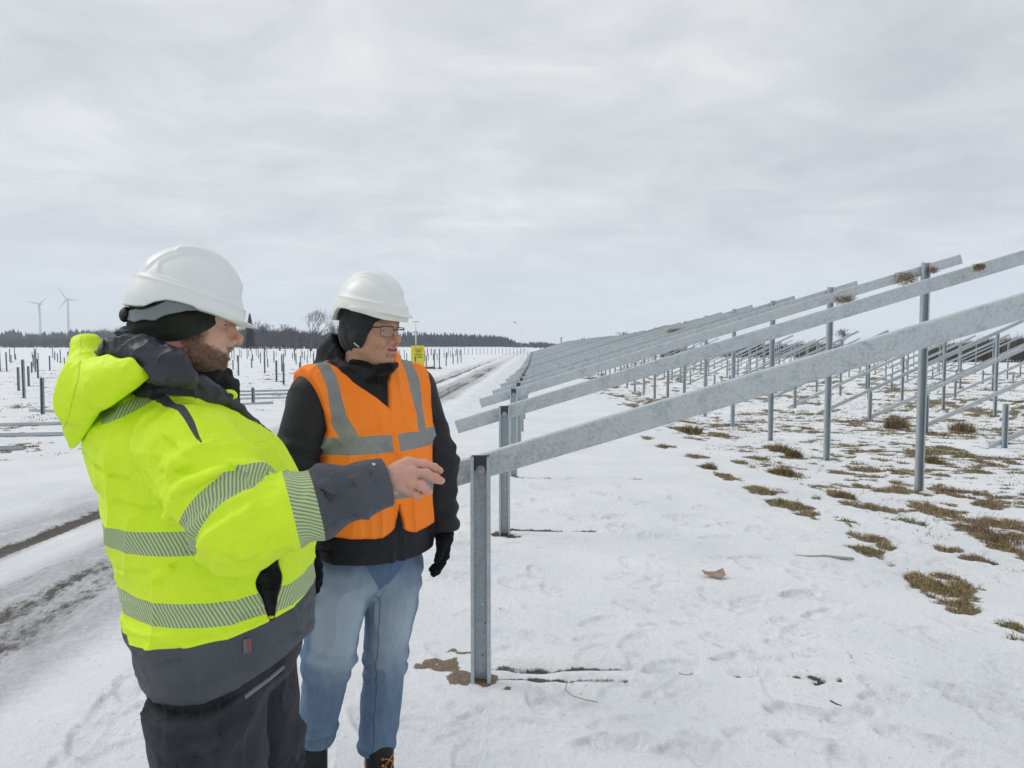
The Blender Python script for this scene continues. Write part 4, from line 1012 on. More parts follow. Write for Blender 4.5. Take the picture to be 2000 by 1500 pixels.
M['lining'], _, _ = fabric('dark_grey_hood_lining', (0.026, 0.030, 0.040), (0.048, 0.055, 0.070), 0.5, 0.45, spec=0.4)
M['trouser'], _, _ = fabric('charcoal_work_trousers', (0.021, 0.021, 0.027), (0.058, 0.058, 0.070), 0.85, 0.6, 700, 0.012, 0.05, 0.15)
M['glove'], _, _ = fabric('black_knit_glove', (0.006, 0.006, 0.008), (0.012, 0.012, 0.014), 0.95, 0.3, 500, 0.004, 0.05, 0.1)
YEL0, YEL1 = (0.69, 0.95, 0.024), (0.76, 0.99, 0.030)
def hatch(g, u, v_, pitch=0.0082, skew=0.5, duty=0.5, ys=(0.52, 0.67, 0.24), gs=(0.25, 0.28, 0.26)):
    """slanted silver lines on a hi-vis ground; u runs along the band, v_ across it (metres)"""
    t = g.math('FRACT', g.math('DIVIDE', g.math('ADD', u, g.math('MULTIPLY', v_, skew)), pitch))
    return g.mix(g.range(g.math('ABSOLUTE', g.math('SUBTRACT', t, 0.5)), 0.25 * duty * 2 - 0.03, 0.25 * duty * 2 + 0.03), gs, ys)
def mat_jacket():
    m, g, v = fabric('hi_vis_jacket', YEL0, YEL1, 0.55, 0.6, 1000, 0.010, 0, 0.3)
    col = g.mix(g.range(g.noise(v, 5, 3), 0.3, 0.7), YEL0, YEL1)
    seam = g.math('SUBTRACT', 1.0, g.range(g.math('ABSOLUTE', g.attr('seam')), 0.0007, 0.0020))
    col = g.mix(g.math('MULTIPLY', seam, 0.55), col, (0.30, 0.42, 0.02))
    hb_ = hatch(g, g.attr('bu'), g.attr('bv'))
    col = g.mix(g.range(g.attr('band'), -0.0006, 0.0006), col, hb_)
    grey = g.mix(g.range(g.noise(v, 6, 4), 0.3, 0.7), (0.060, 0.067, 0.083), (0.084, 0.092, 0.112))
    col = g.mix(g.range(g.attr('grey'), -0.0006, 0.0006), col, grey)
    col = g.mix(g.range(g.attr('hole'), -0.0006, 0.0006), col, (0.006, 0.006, 0.008))
    g.col(col); return m
M['jacket'] = mat_jacket()
def mat_hood():
    m, g, v = fabric('hi_vis_hood', YEL0, YEL1, 0.55, 0.6, 1000, 0.010, 0, 0.3)
    seam = g.math('SUBTRACT', 1.0, g.range(g.math('ABSOLUTE', g.attr('seam')), 0.0007, 0.0018))
    col = g.mix(g.math('MULTIPLY', seam, 0.5), g.mix(g.range(g.noise(v, 5, 3), 0.3, 0.7), YEL0, YEL1), (0.32, 0.44, 0.02))
    col = g.mix(g.range(g.attr('inside'), -0.001, 0.001), col, (0.038, 0.044, 0.056)); g.col(col); return m
M['hood'] = mat_hood()
def mat_plastic(name, c, rough=0.35, bump=0.03):
    m = principled(name, c, rough, 0, 0.45); g = NG(m); v = g.coord()
    d = g.noise(v, 55, 5, 0.7); g.col(g.mix(g.range(d, 0.60, 0.8), c, tuple(0.86 * x for x in c)))
    g.rough(g.range(g.noise(v, 20, 4), 0.3, 0.7, rough - 0.06, rough + 0.12)); g.normal(g.bump(g.noise(v, 12, 2), bump, 0.003)); return m
M['helmet'] = mat_plastic('white_helmet_shell', (0.78, 0.795, 0.79), 0.36)
M['harness'] = mat_plastic('grey_harness', (0.20, 0.225, 0.235), 0.45)
M['black_plastic'] = mat_plastic('black_plastic', (0.012, 0.012, 0.014), 0.4)
M['metal_snap'] = principled('snap_metal', (0.55, 0.55, 0.56), 0.3, 0.9)
M['trim'] = principled('grey_trim', (0.20, 0.20, 0.215), 0.6)
M['label_grey'] = principled('label_grey', (0.13, 0.13, 0.14), 0.7); M['label_red'] = principled('label_red', (0.30, 0.06, 0.05), 0.7)
M['boot'], _, _ = fabric('black_boot_leather', (0.010, 0.010, 0.011), (0.020, 0.019, 0.019), 0.6, 0.4)
M['sole'] = principled('boot_sole', (0.02, 0.02, 0.02), 0.8)
M['skin_a'] = mat_skin('skin_pale', (0.64, 0.395, 0.31), red=(0.56, 0.20, 0.15))
M['skin_b'] = mat_skin('skin_warm', (0.50, 0.285, 0.205), beard=(0.16, 0.12, 0.10))
M['eye'] = principled('eye_white', (0.62, 0.58, 0.55), 0.2); M['iris'] = principled('iris', (0.04, 0.03, 0.025), 0.15)
M['teeth'] = principled('teeth', (0.62, 0.56, 0.47), 0.3)
def cloth_noise(p, amp, sc=(9, 9, 9), seed=0.0, power=2.0):
    r = np.clip(ridged(p, sc, seed, 2), 0, 1) ** power; return amp * r
def finger(p, pts, rs):
    """a bent finger with slightly swollen joints"""
    d = chain(p, pts, rs, 0.004)
    for q, r in zip(pts[1:-1], rs[1:-1]): d = smin(d, np.linalg.norm(p - np.asarray(q), axis=1) - r * 1.04, 0.004)
    return d

# ------------------------------------------------------------------ the man in the yellow jacket
A = Figure(-0.74, 1.70, 30, 'man in a yellow high visibility winter jacket and white helmet, pointing with his bare hand')
P = A.P
HA = np.array([*P(361, 628, 1.665)])                                  # between the ears
RA = rot('z', -3) @ rot('y', 8) @ rot('x', 0)                         # head frame in the body frame, nodding down
SA = 1.0
def hA(p): return (p - HA) @ RA / SA
def headA(p):
    q = hA(p); d = head_sdf(q, 1.04, 1.05, 0.0, 1.0) * SA
    bm_ = np.clip(beardA(q), 0, 1); return d - 0.0035 * bm_ - 0.0012 * bm_ * noise(q * 190)
def beardA(q):
    a = np.abs(q[:, 1]); x, z = q[:, 0], q[:, 2]
    s = sst(-0.038, -0.062, z + 0.35 * (x - 0.06)) * sst(-0.02, 0.012, x)
    side = sst(0.045, 0.060, a) * sst(0.062, 0.03, x) * sst(-0.02, 0.005, x) * sst(0.03, 0.0, z)
    must = sst(-0.042, -0.048, z) * sst(-0.062, -0.056, z) * sst(0.07, 0.085, x) * sst(0.034, 0.026, a)
    lips = np.exp(-((z + 0.061) / 0.0085) ** 2) * sst(0.026, 0.018, a) * sst(0.085, 0.092, x)
    return np.clip(np.maximum(np.maximum(s, side * 0.9), must * 0.9) - lips * 1.3, 0, 1)
EL, WR = P(470, 1024, 1.41), P(762, 942, 1.52)
SH = np.array([-0.040, -0.200, 1.355])
# hand: back towards the camera, fingers to the right
K = {'i': (P(797, 905, 1.530), P(829, 907, 1.535), P(848, 914, 1.545), P(858, 919, 1.550)), 'm': (P(804, 923, 1.515), P(832, 926, 1.520), P(850, 934, 1.528), P(861, 939, 1.533)),
     'r': (P(803, 942, 1.510), P(823, 949, 1.505), P(832, 956, 1.525), P(837, 960, 1.545)), 'l': (P(797, 957, 1.515), P(811, 964, 1.512), P(816, 967, 1.530), P(814, 968, 1.548))}
def handA(p):
    w_ = P(766, 937, 1.520); w0 = P(740, 945, 1.515)
    d = cap(p, w0, w_, 0.029, 0.028)
    for k, r in (('i', .0125), ('m', .0125), ('r', .0118), ('l', .0108)):
        e_ = cap(p, w_ + (K[k][0] - w_) * 0.10, K[k][0], 0.0205, r); d = smin(d, e_, 0.012)
    d = smin(d, ell(p, P(786, 926, 1.528), (0.030, 0.022, 0.030)), 0.014)
    f = None
    for k, rs in (('i', (.0115, .0103, .0094, .0084)), ('m', (.0117, .0105, .0096, .0085)), ('r', (.0112, .0102, .0094, .0082)), ('l', (.0102, .0092, .0082, .0072))):
        e_ = finger(p, K[k], rs); f = e_ if f is None else smin(f, e_, 0.0012)
    th = finger(p, [P(776, 915, 1.545), P(795, 912, 1.572), P(815, 915, 1.585), P(828, 920, 1.588)], (.0150, .0120, .0105, .0085))
    d = smin(d, th, 0.010)
    for k in 'imr': d = smin(d, np.linalg.norm(p - (K[k][0] + np.array([0, -0.002, 0.001])), axis=1) - 0.0108, 0.008)
    a, b = K['i'][0], K['l'][0]
    return smin(d, f, 0.0045) - 0.0006 * np.clip(noise(p * 120), -1, 1)
torsoA = hermite([  # z, cx, cy, half depth, half width
    (0.70, 0.050, 0, 0.185, 0.215), (0.80, 0.042, 0, 0.196, 0.238), (0.876, 0.036, 0, 0.203, 0.246), (0.94, 0.032, 0, 0.207, 0.248), (1.00, 0.030, 0, 0.206, 0.246), (1.06, 0.025, 0, 0.209, 0.245), (1.12, 0.022, 0, 0.223, 0.243),
    (1.18, 0.011, 0, 0.227, 0.240), (1.24, -0.003, 0, 0.219, 0.236), (1.304, -0.026, 0, 0.212, 0.226), (1.36, -0.048, 0, 0.198, 0.205), (1.41, -0.074, 0, 0.158, 0.165), (1.46, -0.074, 0, 0.102, 0.115), (1.52, -0.065, 0, 0.075, 0.08)])
def sleeveA(p):
    d = cap(p, SH, SH + (EL - SH) * 0.55, 0.098, 0.095); d = smin(d, cap(p, SH + (EL - SH) * 0.5, EL, 0.096, 0.082), 0.03)
    d = smin(d, ell(p, EL + np.array([0.005, -0.002, -0.016]), (0.083, 0.078, 0.080)), 0.03)
    return d
def foreA(p): return smin(cap(p, EL, EL + (WR - EL) * 0.5, 0.079, 0.069), cap(p, EL + (WR - EL) * 0.45, WR, 0.070, 0.049), 0.02)
def sleeveAL(p):
    s = np.array([-0.05, 0.195, 1.315]); e_ = np.array([0.0, 0.275, 1.09]); w_ = np.array([0.20, 0.23, 0.98])
    return smin(cap(p, s, e_, 0.100, 0.082), cap(p, e_, w_, 0.080, 0.055), 0.03)
def hemA(p): return 0.822 + 0.10 * np.clip(p[:, 0], -0.2, 0.3) + 0.26 * np.clip(p[:, 0] + 0.05, 0, 0.22) + 0.008 * np.sin(p[:, 1] * 9)
PK0, PKM, PK1 = P(548, 1094, 1.545), P(541, 1140, 1.535), P(531, 1206, 1.545)
def pocketA(p):
    n_ = np.array([0.45, -0.89, 0.0]); q = p - np.outer((p - PKM) @ n_, n_) * 0.45
    f = lambda c: c - n_ * ((c - PKM) @ n_) * 0.45
    return chain(q, [f(PK0), f(PKM), f(PK1)], [0.017, 0.030, 0.006], 0.015)
def axis_t(p, a, b):
    ba = b - a; return ((p - a) @ ba) / (ba @ ba)
def folds(p, a, b, t0, wt, n, amp, phase=0.0, tw=1.0):
    """soft cross folds around a limb"""
    t = axis_t(p, a, b); ax = (b - a) / np.linalg.norm(b - a); r = p - a - np.outer((p - a) @ ax, ax)
    e1 = np.cross(ax, (0, 0, 1.0)); e1 /= np.linalg.norm(e1); e2 = np.cross(ax, e1); th = np.arctan2(r @ e1, r @ e2)
    w_ = np.exp(-((t - t0) / wt) ** 2); return amp * w_ * np.sin(t * n + phase + tw * np.sin(th + phase) + 0.8 * noise(p * 14 + phase))
def make_creases(base, lines):
    out = []
    for pts, amp, wd in lines:
        q = []
        for t in pts: q.append(on_surface(base, P(*t))[0])
        out.append((q, amp, wd))
    return out
def apply_creases(p, d, crs):
    k = np.abs(d) < 0.06; q = p[k]; dd = np.zeros(len(q))
    for pts, amp, wd in crs:
        n_ = len(pts) - 1; L0 = chain(q, pts, [0.0] * len(pts), 0.0); up = [t + np.array([0, -0.002, wd * 1.9]) for t in pts]; L1 = chain(q, up, [0.0] * len(pts), 0.0)
        amp = amp * 1.5; dd += amp * np.exp(-(L0 / wd) ** 2) - 0.85 * amp * np.exp(-(L1 / (wd * 1.35)) ** 2)
    d = d.copy(); d[k] += dd; return d
def on_surface(fn, p, steps=30):
    p = np.array(p, float)[None]
    for _ in range(steps):
        d = fn(p); g_ = np.array([fn(p + 1e-3 * np.eye(3)[i])[0] - d[0] for i in range(3)]) / 1e-3; n_ = np.linalg.norm(g_) + 1e-9
        p = p - (d[0] / max(n_, 0.4)) * (g_ / n_)[None] * 0.7
    return p[0], g_ / n_
CRB = make_creases(lambda p: np.minimum(loft(p, torsoA, 2.25), np.minimum(sleeveA(p), foreA(p))), [
    (((283, 919, 1.36), (358, 904, 1.33), (437, 878, 1.36)), 0.0060, 0.008), (((318, 977, 1.34), (385, 936, 1.31), (430, 915, 1.33)), 0.0050, 0.007), (((454, 884, 1.36), (490, 900, 1.35), (524, 919, 1.36)), 0.0060, 0.008),
    (((258, 885, 1.45), (275, 930, 1.42), (324, 985, 1.40), (380, 1040, 1.38)), 0.0075, 0.009), (((492, 972, 1.33), (482, 1010, 1.32), (474, 1040, 1.33)), 0.0034, 0.009), (((512, 962, 1.33), (500, 985, 1.32), (497, 1008, 1.32)), 0.0028, 0.008),
    (((216, 875, 1.58), (245, 905, 1.53), (271, 930, 1.50)), 0.0055, 0.008), (((205, 950, 1.58), (250, 975, 1.50), (310, 1000, 1.45)), 0.0045, 0.008), (((300, 840, 1.40), (330, 870, 1.37), (350, 880, 1.36)), 0.0035, 0.007),
    (((225, 1110, 1.55), (270, 1120, 1.48), (345, 1112, 1.42)), 0.0045, 0.008), (((300, 1145, 1.46), (380, 1135, 1.41), (440, 1120, 1.41)), 0.0040, 0.008), (((262, 1268, 1.52), (340, 1275, 1.44), (420, 1252, 1.42)), 0.0050, 0.008),
    (((450, 1232, 1.43), (500, 1212, 1.47), (530, 1205, 1.50)), 0.0045, 0.007), (((560, 1240, 1.60), (590, 1215, 1.66), (608, 1200, 1.70)), 0.0040, 0.007), (((270, 1300, 1.50), (300, 1305, 1.47), (340, 1300, 1.45)), 0.0040, 0.007),
    (((640, 945, 1.40), (655, 985, 1.40), (650, 1020, 1.41)), 0.0050, 0.007), (((690, 935, 1.43), (700, 965, 1.43), (690, 1000, 1.44)), 0.0040, 0.006), (((632, 950, 1.39), (645, 965, 1.39), (660, 972, 1.40)), 0.0045, 0.006), (((725, 920, 1.46), (735, 950, 1.46), (728, 985, 1.47)), 0.0030, 0.005)])
def jacketA(p):
    body = loft(p, torsoA, 2.25)
    body = smin(body, cap(p, (-0.085, -0.05, 1.395), SH + np.array([-0.03, 0.0, 0.018]), 0.070, 0.072), 0.06)
    body = smin(body, cap(p, (-0.07, 0.05, 1.39), (-0.06, 0.19, 1.335), 0.072, 0.072), 0.06)
    # cloth: long drapes from the shoulder, tension folds from the armpit, gathers above the hem
    body = body - cloth_noise(p, 0.0105, (5, 5, 2.6), 3.0, 3.2) - cloth_noise(p, 0.0055, (11, 11, 6), 9.0, 3.0)
    k_ = np.exp(-((p[:, 2] - 0.93) / 0.11) ** 2); body = body - k_ * cloth_noise(p, 0.0085, (4.5, 4.5, 15), 5.0, 2.0)
    arm_pit = np.array([0.02, -0.25, 1.27]); r = np.linalg.norm(p - arm_pit, axis=1)
    body = body - 0.011 * np.exp(-(r / 0.16) ** 2) * np.sin(26 * (p[:, 0] * 0.75 + (p[:, 2] - 1.27) * 0.9) + 2.2)
    slv = sleeveA(p) - cloth_noise(p, 0.0085, (7, 7, 9), 15.0, 3.0) - cloth_noise(p, 0.004, (17, 17, 17), 17.0, 2.6)
    slv = slv - folds(p, SH, EL, 0.55, 0.30, 21, 0.0065, 0.6, 1.6) - folds(p, SH, EL, 1.02, 0.20, 34, 0.0060, 1.9, 1.4)
    fo = foreA(p) - folds(p, EL, WR, 0.42, 0.38, 24, 0.0042, 0.4, 1.3) - cloth_noise(p, 0.0065, (10, 10, 10), 25.0, 3.0)
    # inner elbow crease
    cr = P(520, 958, 1.36); fo = smax(fo, -cap(p, cr + np.array([-0.02, -0.03, 0.012]), cr + np.array([0.012, -0.02, -0.050]), 0.004, 0.001), 0.020)
    arm = smin(slv, fo, 0.022)
    d = smin(body, arm, 0.022)
    d = smin(d, sleeveAL(p), 0.03)
    d = smax(d, hemA(p) - p[:, 2], 0.006)
    d = apply_creases(p, d, CRB)
    # hem tunnel and stitched lines
    hz_ = p[:, 2] - hemA(p); d = d + 0.0025 * np.exp(-((hz_ - 0.042) / 0.0035) ** 2)
    # sleeve ends: open cuff
    tw = axis_t(p, EL, WR); d = smax(d, (tw - 0.985) * 0.30, 0.004)
    d = smax(d, -smax(cap(p, EL + (WR - EL) * 0.9, EL + (WR - EL) * 1.2, 0.041), (0.90 - tw) * 0.30, 0.004), 0.004)
    d = smax(d, -(pocketA(p)), 0.010)
    d = smax(d, p[:, 2] - 1.475, 0.02)
    return d
def plane3(a, b, c):
    n = np.cross(b - a, c - a); n /= np.linalg.norm(n); n = n if n[2] > 0 else -n
    return lambda p: (p - a) @ n
def jacketA_attr(V):
    t_up = axis_t(V, SH, EL); t_fo = axis_t(V, EL, WR); LU = np.linalg.norm(EL - SH); LF = np.linalg.norm(WR - EL)
    body = loft(V, torsoA, 2.25); ds, df = sleeveA(V), foreA(V); arm = np.minimum(ds, df); isarm = arm < body - 0.004
    onf = isarm & (df < ds + 0.0) & (t_fo > 0.12); onu = isarm & ~onf
    th_b = np.arctan2(V[:, 1], V[:, 0] - 0.03)
    n = len(V); band = np.full(n, -1.0); bu = np.zeros(n); bv = np.zeros(n)
    def put(sel, s, half, u, v):
        b = half - np.abs(s); k = sel & (b > band); band[k] = b[k]; bu[k] = u[k]; bv[k] = v[k]
    z = V[:, 2]
    s1 = z - (1.019 - 0.055 * sst(0.10, 0.26, V[:, 0]) * 0 + LOW[0] * V[:, 0] + LOW[1] * V[:, 1]); put(~isarm, s1, 0.0255, th_b * 0.24 * np.where(V[:, 0] > 0.115, -1, 1), s1)
    s2 = z - (1.165 + MID[0] * V[:, 0] + MID[1] * V[:, 1]); put(~isarm, s2, 0.0255, th_b * 0.24, s2)
    # upper arm and forearm bands
    def ang(a, b):
        ax = (b - a) / np.linalg.norm(b - a); r = V - a - np.outer((V - a) @ ax, ax); e1 = np.cross(ax, (0, 0, 1.0)); e1 /= np.linalg.norm(e1); e2 = np.cross(ax, e1); return np.arctan2(r @ e1, r @ e2)
    s3 = (t_up - 0.83) * LU - 0.008 * np.sin(ang(SH, EL) * 1.0 + 0.5); put(onu, s3, 0.026, ang(SH, EL) * 0.09, s3)
    s4 = (t_fo - 0.405) * LF; put(onf, s4, 0.0255, ang(EL, WR) * 0.072, s4)
    # shoulder strip over the back of the shoulder
    a, b = P(220, 810, 1.56), P(328, 746, 1.545); ab = (b - a) / np.linalg.norm(b - a); mid_ = P(268, 771, 1.54)
    px = A.px(V)
    nrm = np.cross(ab, np.array([0.25, -0.9, 0.35])); nrm /= np.linalg.norm(nrm); u_ = (V - a) @ ab; s5 = (V - a) @ nrm - 0.22 * (u_ * (np.linalg.norm(b - a) - u_)) / 0.13 * 1.0
    vis = (V[:, 1] < 0.0) & (V[:, 2] > 1.25)
    k5 = np.minimum(0.0145 - np.abs(s5), np.minimum(u_ + 0.008 - 0.4 * s5, np.linalg.norm(b - a) + 0.02 - u_)); kk = vis & (k5 > band); band[kk] = k5[kk]; bu[kk] = u_[kk]; bv[kk] = s5[kk]
    grey = np.full(n, -1.0)
    g1 = (0.962 + 0.05 * sst(0.05, 0.25, V[:, 0]) * 0 + GR[0] * V[:, 0] + GR[1] * V[:, 1]) - z; grey = np.maximum(grey, np.where(isarm & (z > 0.9), -1, g1))
    g2 = (t_fo - 0.484) * LF; grey = np.maximum(grey, np.where(onf, g2, -1))
    # dark wedge running from the collar down over the shoulder
    wa, wb = P(300, 728, 1.50), P(394, 872, 1.395); wl = np.linalg.norm(wb - wa); wd_ = (wb - wa) / wl; tt = ((V - wa) @ wd_) / wl
    nn = np.cross(wd_, np.array([0.1, -0.95, 0.25])); nn /= np.linalg.norm(nn); sw = (V - wa) @ nn + 0.010 * np.sin(tt * 3.0)
    g3 = np.where((tt > -0.5) & (V[:, 1] < 0.02), 0.0155 * np.clip(1.02 - tt, 0, 1.5) ** 0.7 - np.abs(sw), -1); g3 = np.where(tt > 1.0, -1, g3); grey = np.maximum(grey, g3)
    hole = -(pocketA(V) - 0.0015)
    hole = np.maximum(hole, np.where((t_fo > 0.90) & (np.linalg.norm(V - (EL + np.outer(t_fo, WR - EL)), axis=1) < 0.0425), 0.01, -1))
    seam = np.full(n, 1.0)
    armh = np.where(np.abs(V[:, 1]) > 0.1, (ds - body), 1.0); seam = np.minimum(np.abs(seam), np.where(z > 1.12, np.abs(armh - 0.0) * 0.8, 1))
    seam = np.minimum(seam, np.where((z > 1.05) & (z < 1.10) | (z < 1.05), np.abs(np.where(V[:, 1] < -0.1, V[:, 0] - 0.115, 1)), 1))
    yoke = np.abs(z - (1.355 + 0.05 * V[:, 0])); seam = np.minimum(seam, np.where((V[:, 1] < 0) & (ds > 0.03), yoke + 0.0004, 1))
    return {'band': band, 'bu': bu, 'bv': bv, 'grey': grey, 'hole': hole, 'seam': seam}
LOW, MID, GR = (0.02, 0.03), (0.0, 0.0), (0.17, 0.02)
jk = A.part('jacket', jacketA, (-0.36, -0.46, 0.74), (0.62, 0.42, 1.56), 0.005, M['jacket'], jacketA_attr)

# body: one skin surface for head, neck, torso, limbs and the bare hand
def bodyA(p):
    d = smin(headA(p), cap(p, HA + RA @ np.array([-0.030, 0, -0.05]), (-0.055, 0, 1.44), 0.060, 0.066), 0.025)
    return d
def skin_attr(hfun, beardf, redf):
    def f(V):
        q = hfun(V); x, a, z = q[:, 0], np.abs(q[:, 1]), q[:, 2]; hd = (np.linalg.norm(q, axis=1) < 0.19)
        red = 0.75 * np.exp(-(((x - 0.112) / 0.022) ** 2 + (a / 0.017) ** 2 + ((z + 0.026) / 0.022) ** 2)) + 0.42 * np.exp(-(((x - 0.07) / 0.03) ** 2 + ((a - 0.04) / 0.025) ** 2 + ((z + 0.022) / 0.025) ** 2)) + 0.6 * sst(0.066, 0.075, a)
        lip = np.exp(-((z + 0.0605) / 0.0075) ** 4) * sst(0.024, 0.017, a) * sst(0.088, 0.094, x)
        dark = np.exp(-((z + 0.0608) / 0.0022) ** 2) * sst(0.026, 0.020, a) * sst(0.085, 0.090, x) * 0.75 + np.exp(-(((x - 0.110) / 0.006) ** 2 + ((a - 0.007) / 0.004) ** 2 + ((z + 0.043) / 0.004) ** 2)) * 0.7
        brow = np.exp(-((z - 0.030 + 0.10 * (a - 0.03) ** 1 * 0) / 0.006) ** 2) * sst(0.010, 0.018, a) * sst(0.056, 0.048, a) * sst(0.06, 0.075, x)
        return {'red': np.where(hd, red * redf, redf * 0.35), 'lip': np.where(hd, lip * 0.8, 0), 'dark': np.where(hd, np.clip(dark, 0, 1), 0), 'beard': np.where(hd, np.clip(beardf(q) + brow * 0.9, 0, 1), 0)}
    return f
def joined(name, pieces, mats, root):
    Vs, Qs, at_, mi, o = [], [], {}, [], 0
    for V, Q, a, m_i in pieces:
        Vs.append(V); Qs.append(Q + o); o += len(V); mi.append(np.full(len(Q), m_i))
        for k in ('red', 'lip', 'dark', 'beard'): at_.setdefault(k, []).append(a.get(k, np.zeros(len(V))))
    return link(name, np_mesh(name, np.concatenate(Vs), np.concatenate(Qs), mats, True, {k: np.concatenate(v) for k, v in at_.items()}, np.concatenate(mi)), root)
def eyes(head_o, R_, S_, wide, look=(1, 0, 0)):
    out = []
    lk = np.array(look, float); lk /= np.linalg.norm(lk)
    for s in (-1, 1):
        c = np.array([0.0745, 0.0315 * s * wide, 0.006]); n = 14; m = 10
        th, ph = np.meshgrid(np.linspace(0, math.pi, m), np.arange(n) * 2 * math.pi / n, indexing='ij')
        e1 = np.cross(lk, (0, 0, 1)); e1 /= np.linalg.norm(e1); e2 = np.cross(e1, lk)
        pts = lk * np.cos(th)[..., None] + (e1 * np.cos(ph)[..., None] + e2 * np.sin(ph)[..., None]) * np.sin(th)[..., None]
        V = (c + 0.0125 * pts.reshape(-1, 3)) * S_ @ R_.T + head_o; i = np.arange(m * n).reshape(m, n)
        Q = np.stack([i[:-1], np.roll(i, -1, 1)[:-1], np.roll(i, -1, 1)[1:], i[1:]], -1).reshape(-1, 4)
        ir = np.repeat((np.arange(m - 1) < 3).astype(int), n); out.append((V, Q[ir == 0], {}, 1)); out.append((V, Q[ir == 1], {}, 2))
    return out
def limbsA(p):
    d = loft(p, torsoA, 2.2, 0.93, 1.40, -0.065, 0.05)
    d = smin(d, chain(p, [SH, EL, WR], [0.055, 0.045, 0.030], 0.02), 0.03)
    d = smin(d, chain(p, [(-0.05, 0.195, 1.315), (0.0, 0.275, 1.09), (0.20, 0.23, 0.98), (0.25, 0.20, 0.95)], [0.05, 0.045, 0.035, 0.03], 0.02), 0.03)
    for (h, k, a) in LEGA: d = smin(d, chain(p, [h + np.array([0.02, 0, 0]), k, a], [0.06, 0.055, 0.04], 0.02), 0.03)
    return d
LEGA = ((np.array([-0.025, -0.105, 0.86]), np.array([0.000, -0.115, 0.49]), np.array([-0.06, -0.120, 0.10])), (np.array([0.085, 0.105, 0.86]), np.array([0.125, 0.115, 0.49]), np.array([0.080, 0.12, 0.10])))
sa = skin_attr(hA, beardA, 1.0)
pcs = []
lo = HA - 0.15; hi = HA + 0.17; lo[2] = HA[2] - 0.20
V, Q = surface(bodyA, lo, hi, 0.0024); pcs.append((V, Q, sa(V), 0))
c = P(800, 935, 1.53); V, Q = surface(handA, c - 0.10, c + 0.10, 0.0018)
px = A.px(V); nail = np.zeros(len(V))
kd = np.min([np.linalg.norm(V - K[k][j], axis=1) for k in 'imrl' for j in (0, 1, 2)], axis=0); tipd = np.min([np.linalg.norm(V - K[k][3], axis=1) for k in 'imrl'], axis=0)
pcs.append((V, Q, {'red': 0.30 + 0.35 * np.exp(-(kd / 0.011) ** 2) + 0.45 * np.exp(-(tipd / 0.010) ** 2)}, 0))
V, Q = surface(limbsA, (-0.35, -0.42, 0.04), (0.60, 0.42, 1.5), 0.012); pcs.append((V, Q, {}, 0))
pcs += eyes(HA, RA, SA, 1.04)
bodyobj = joined('body', pcs, [M['skin_a'], M['eye'], M['iris']], A.root)
# short beard hair standing off the skin
V0 = pcs[0][0]; bw = np.clip(beardA(hA(V0)), 0, 1); bw[np.linalg.norm(hA(V0), axis=1) > 0.19] = 0
rb_ = np.random.default_rng(2); pick = rb_.choice(len(V0), 5200, p=bw / bw.sum()); q0 = V0[pick] + rb_.normal(0, 0.0008, (len(pick), 3)); f0_ = headA(q0)
nn_ = np.stack([headA(q0 + 1e-3 * np.eye(3)[i]) - f0_ for i in range(3)], -1); nn_ /= np.linalg.norm(nn_, axis=1)[:, None]; q0 = q0 - nn_ * f0_[:, None]
dd_ = nn_ * 0.75 + np.array([0.25, 0, -0.75]) + rb_.normal(0, 0.35, (len(pick), 3)); dd_ *= (rb_.uniform(0.003, 0.0075, len(pick)) / np.linalg.norm(dd_, axis=1))[:, None]
ww_ = np.cross(dd_, rb_.normal(0, 1, (len(pick), 3))); ww_ *= (0.00035 / np.linalg.norm(ww_, axis=1))[:, None]
Vb = np.stack([q0 - ww_, q0 + ww_, q0 + dd_], 1).reshape(-1, 3); tb = np.array([(0.10, 0.06, 0.038), (0.055, 0.034, 0.022), (0.16, 0.10, 0.065)])[rb_.integers(0, 3, len(pick))]
bo_ = link('beard', np_mesh('beard', Vb, np.arange(len(Vb)).reshape(-1, 3), M['grass'] if 'grass' in M else M['beanie'], False, {'tint': np.repeat(tb, 3, 0)}), bodyobj)
# finger nails
for k in 'imr':
    t, q = K[k][3], K[k][2]; d_ = (t - q) / np.linalg.norm(t - q); up = np.array([-0.10, -0.9, 0.35]); up -= d_ * (up @ d_); up /= np.linalg.norm(up)
    s_ = np.cross(d_, up); R_ = np.stack([d_, s_, up], 1); c = t + up * 0.0064 + d_ * 0.001
    A.part('fingernail', lambda p, c=c, R_=R_: ell(p, c, (0.0062, 0.0048, 0.0014), R_), c - 0.009, c + 0.009, 0.0008, M['nail'] if 'nail' in M else M.setdefault('nail', principled('nail', (0.60, 0.37, 0.31), 0.3)), parent=bodyobj)

# knit cap under the helmet
def capA(p):
    q = hA(p); d = ell(q, (-0.008, 0, 0.040), (0.104, 0.088, 0.094))
    d = smin(d, ell(q, (-0.055, 0, -0.015), (0.062, 0.078, 0.070)), 0.03)
    d = smin(d, ell(q, (-0.004, 0, -0.006), (0.075, 0.099, 0.062)), 0.015)
    lowp = q[:, 2] - (-0.040 + 0.62 * (q[:, 0] - 0.0)) * 1.0        # lower edge rises from the nape to the brow
    d = d - 0.0025 * np.sin(150 * (q[:, 2] - 0.45 * q[:, 0]) + 3 * noise(q * 25)) * sst(0.06, -0.02, q[:, 2]) * 0.8 - cloth_noise(q, 0.003, (20, 20, 30), 2.0)
    edge = np.interp(q[:, 0], [-0.10, -0.02, 0.015, 0.05, 0.09, 0.13], [-0.060, -0.052, -0.036, -0.012, 0.020, 0.040])
    return smax(d, edge - q[:, 2], 0.006)
A.part('knit_cap', capA, HA - 0.16, HA + 0.17, 0.003, M['beanie'])
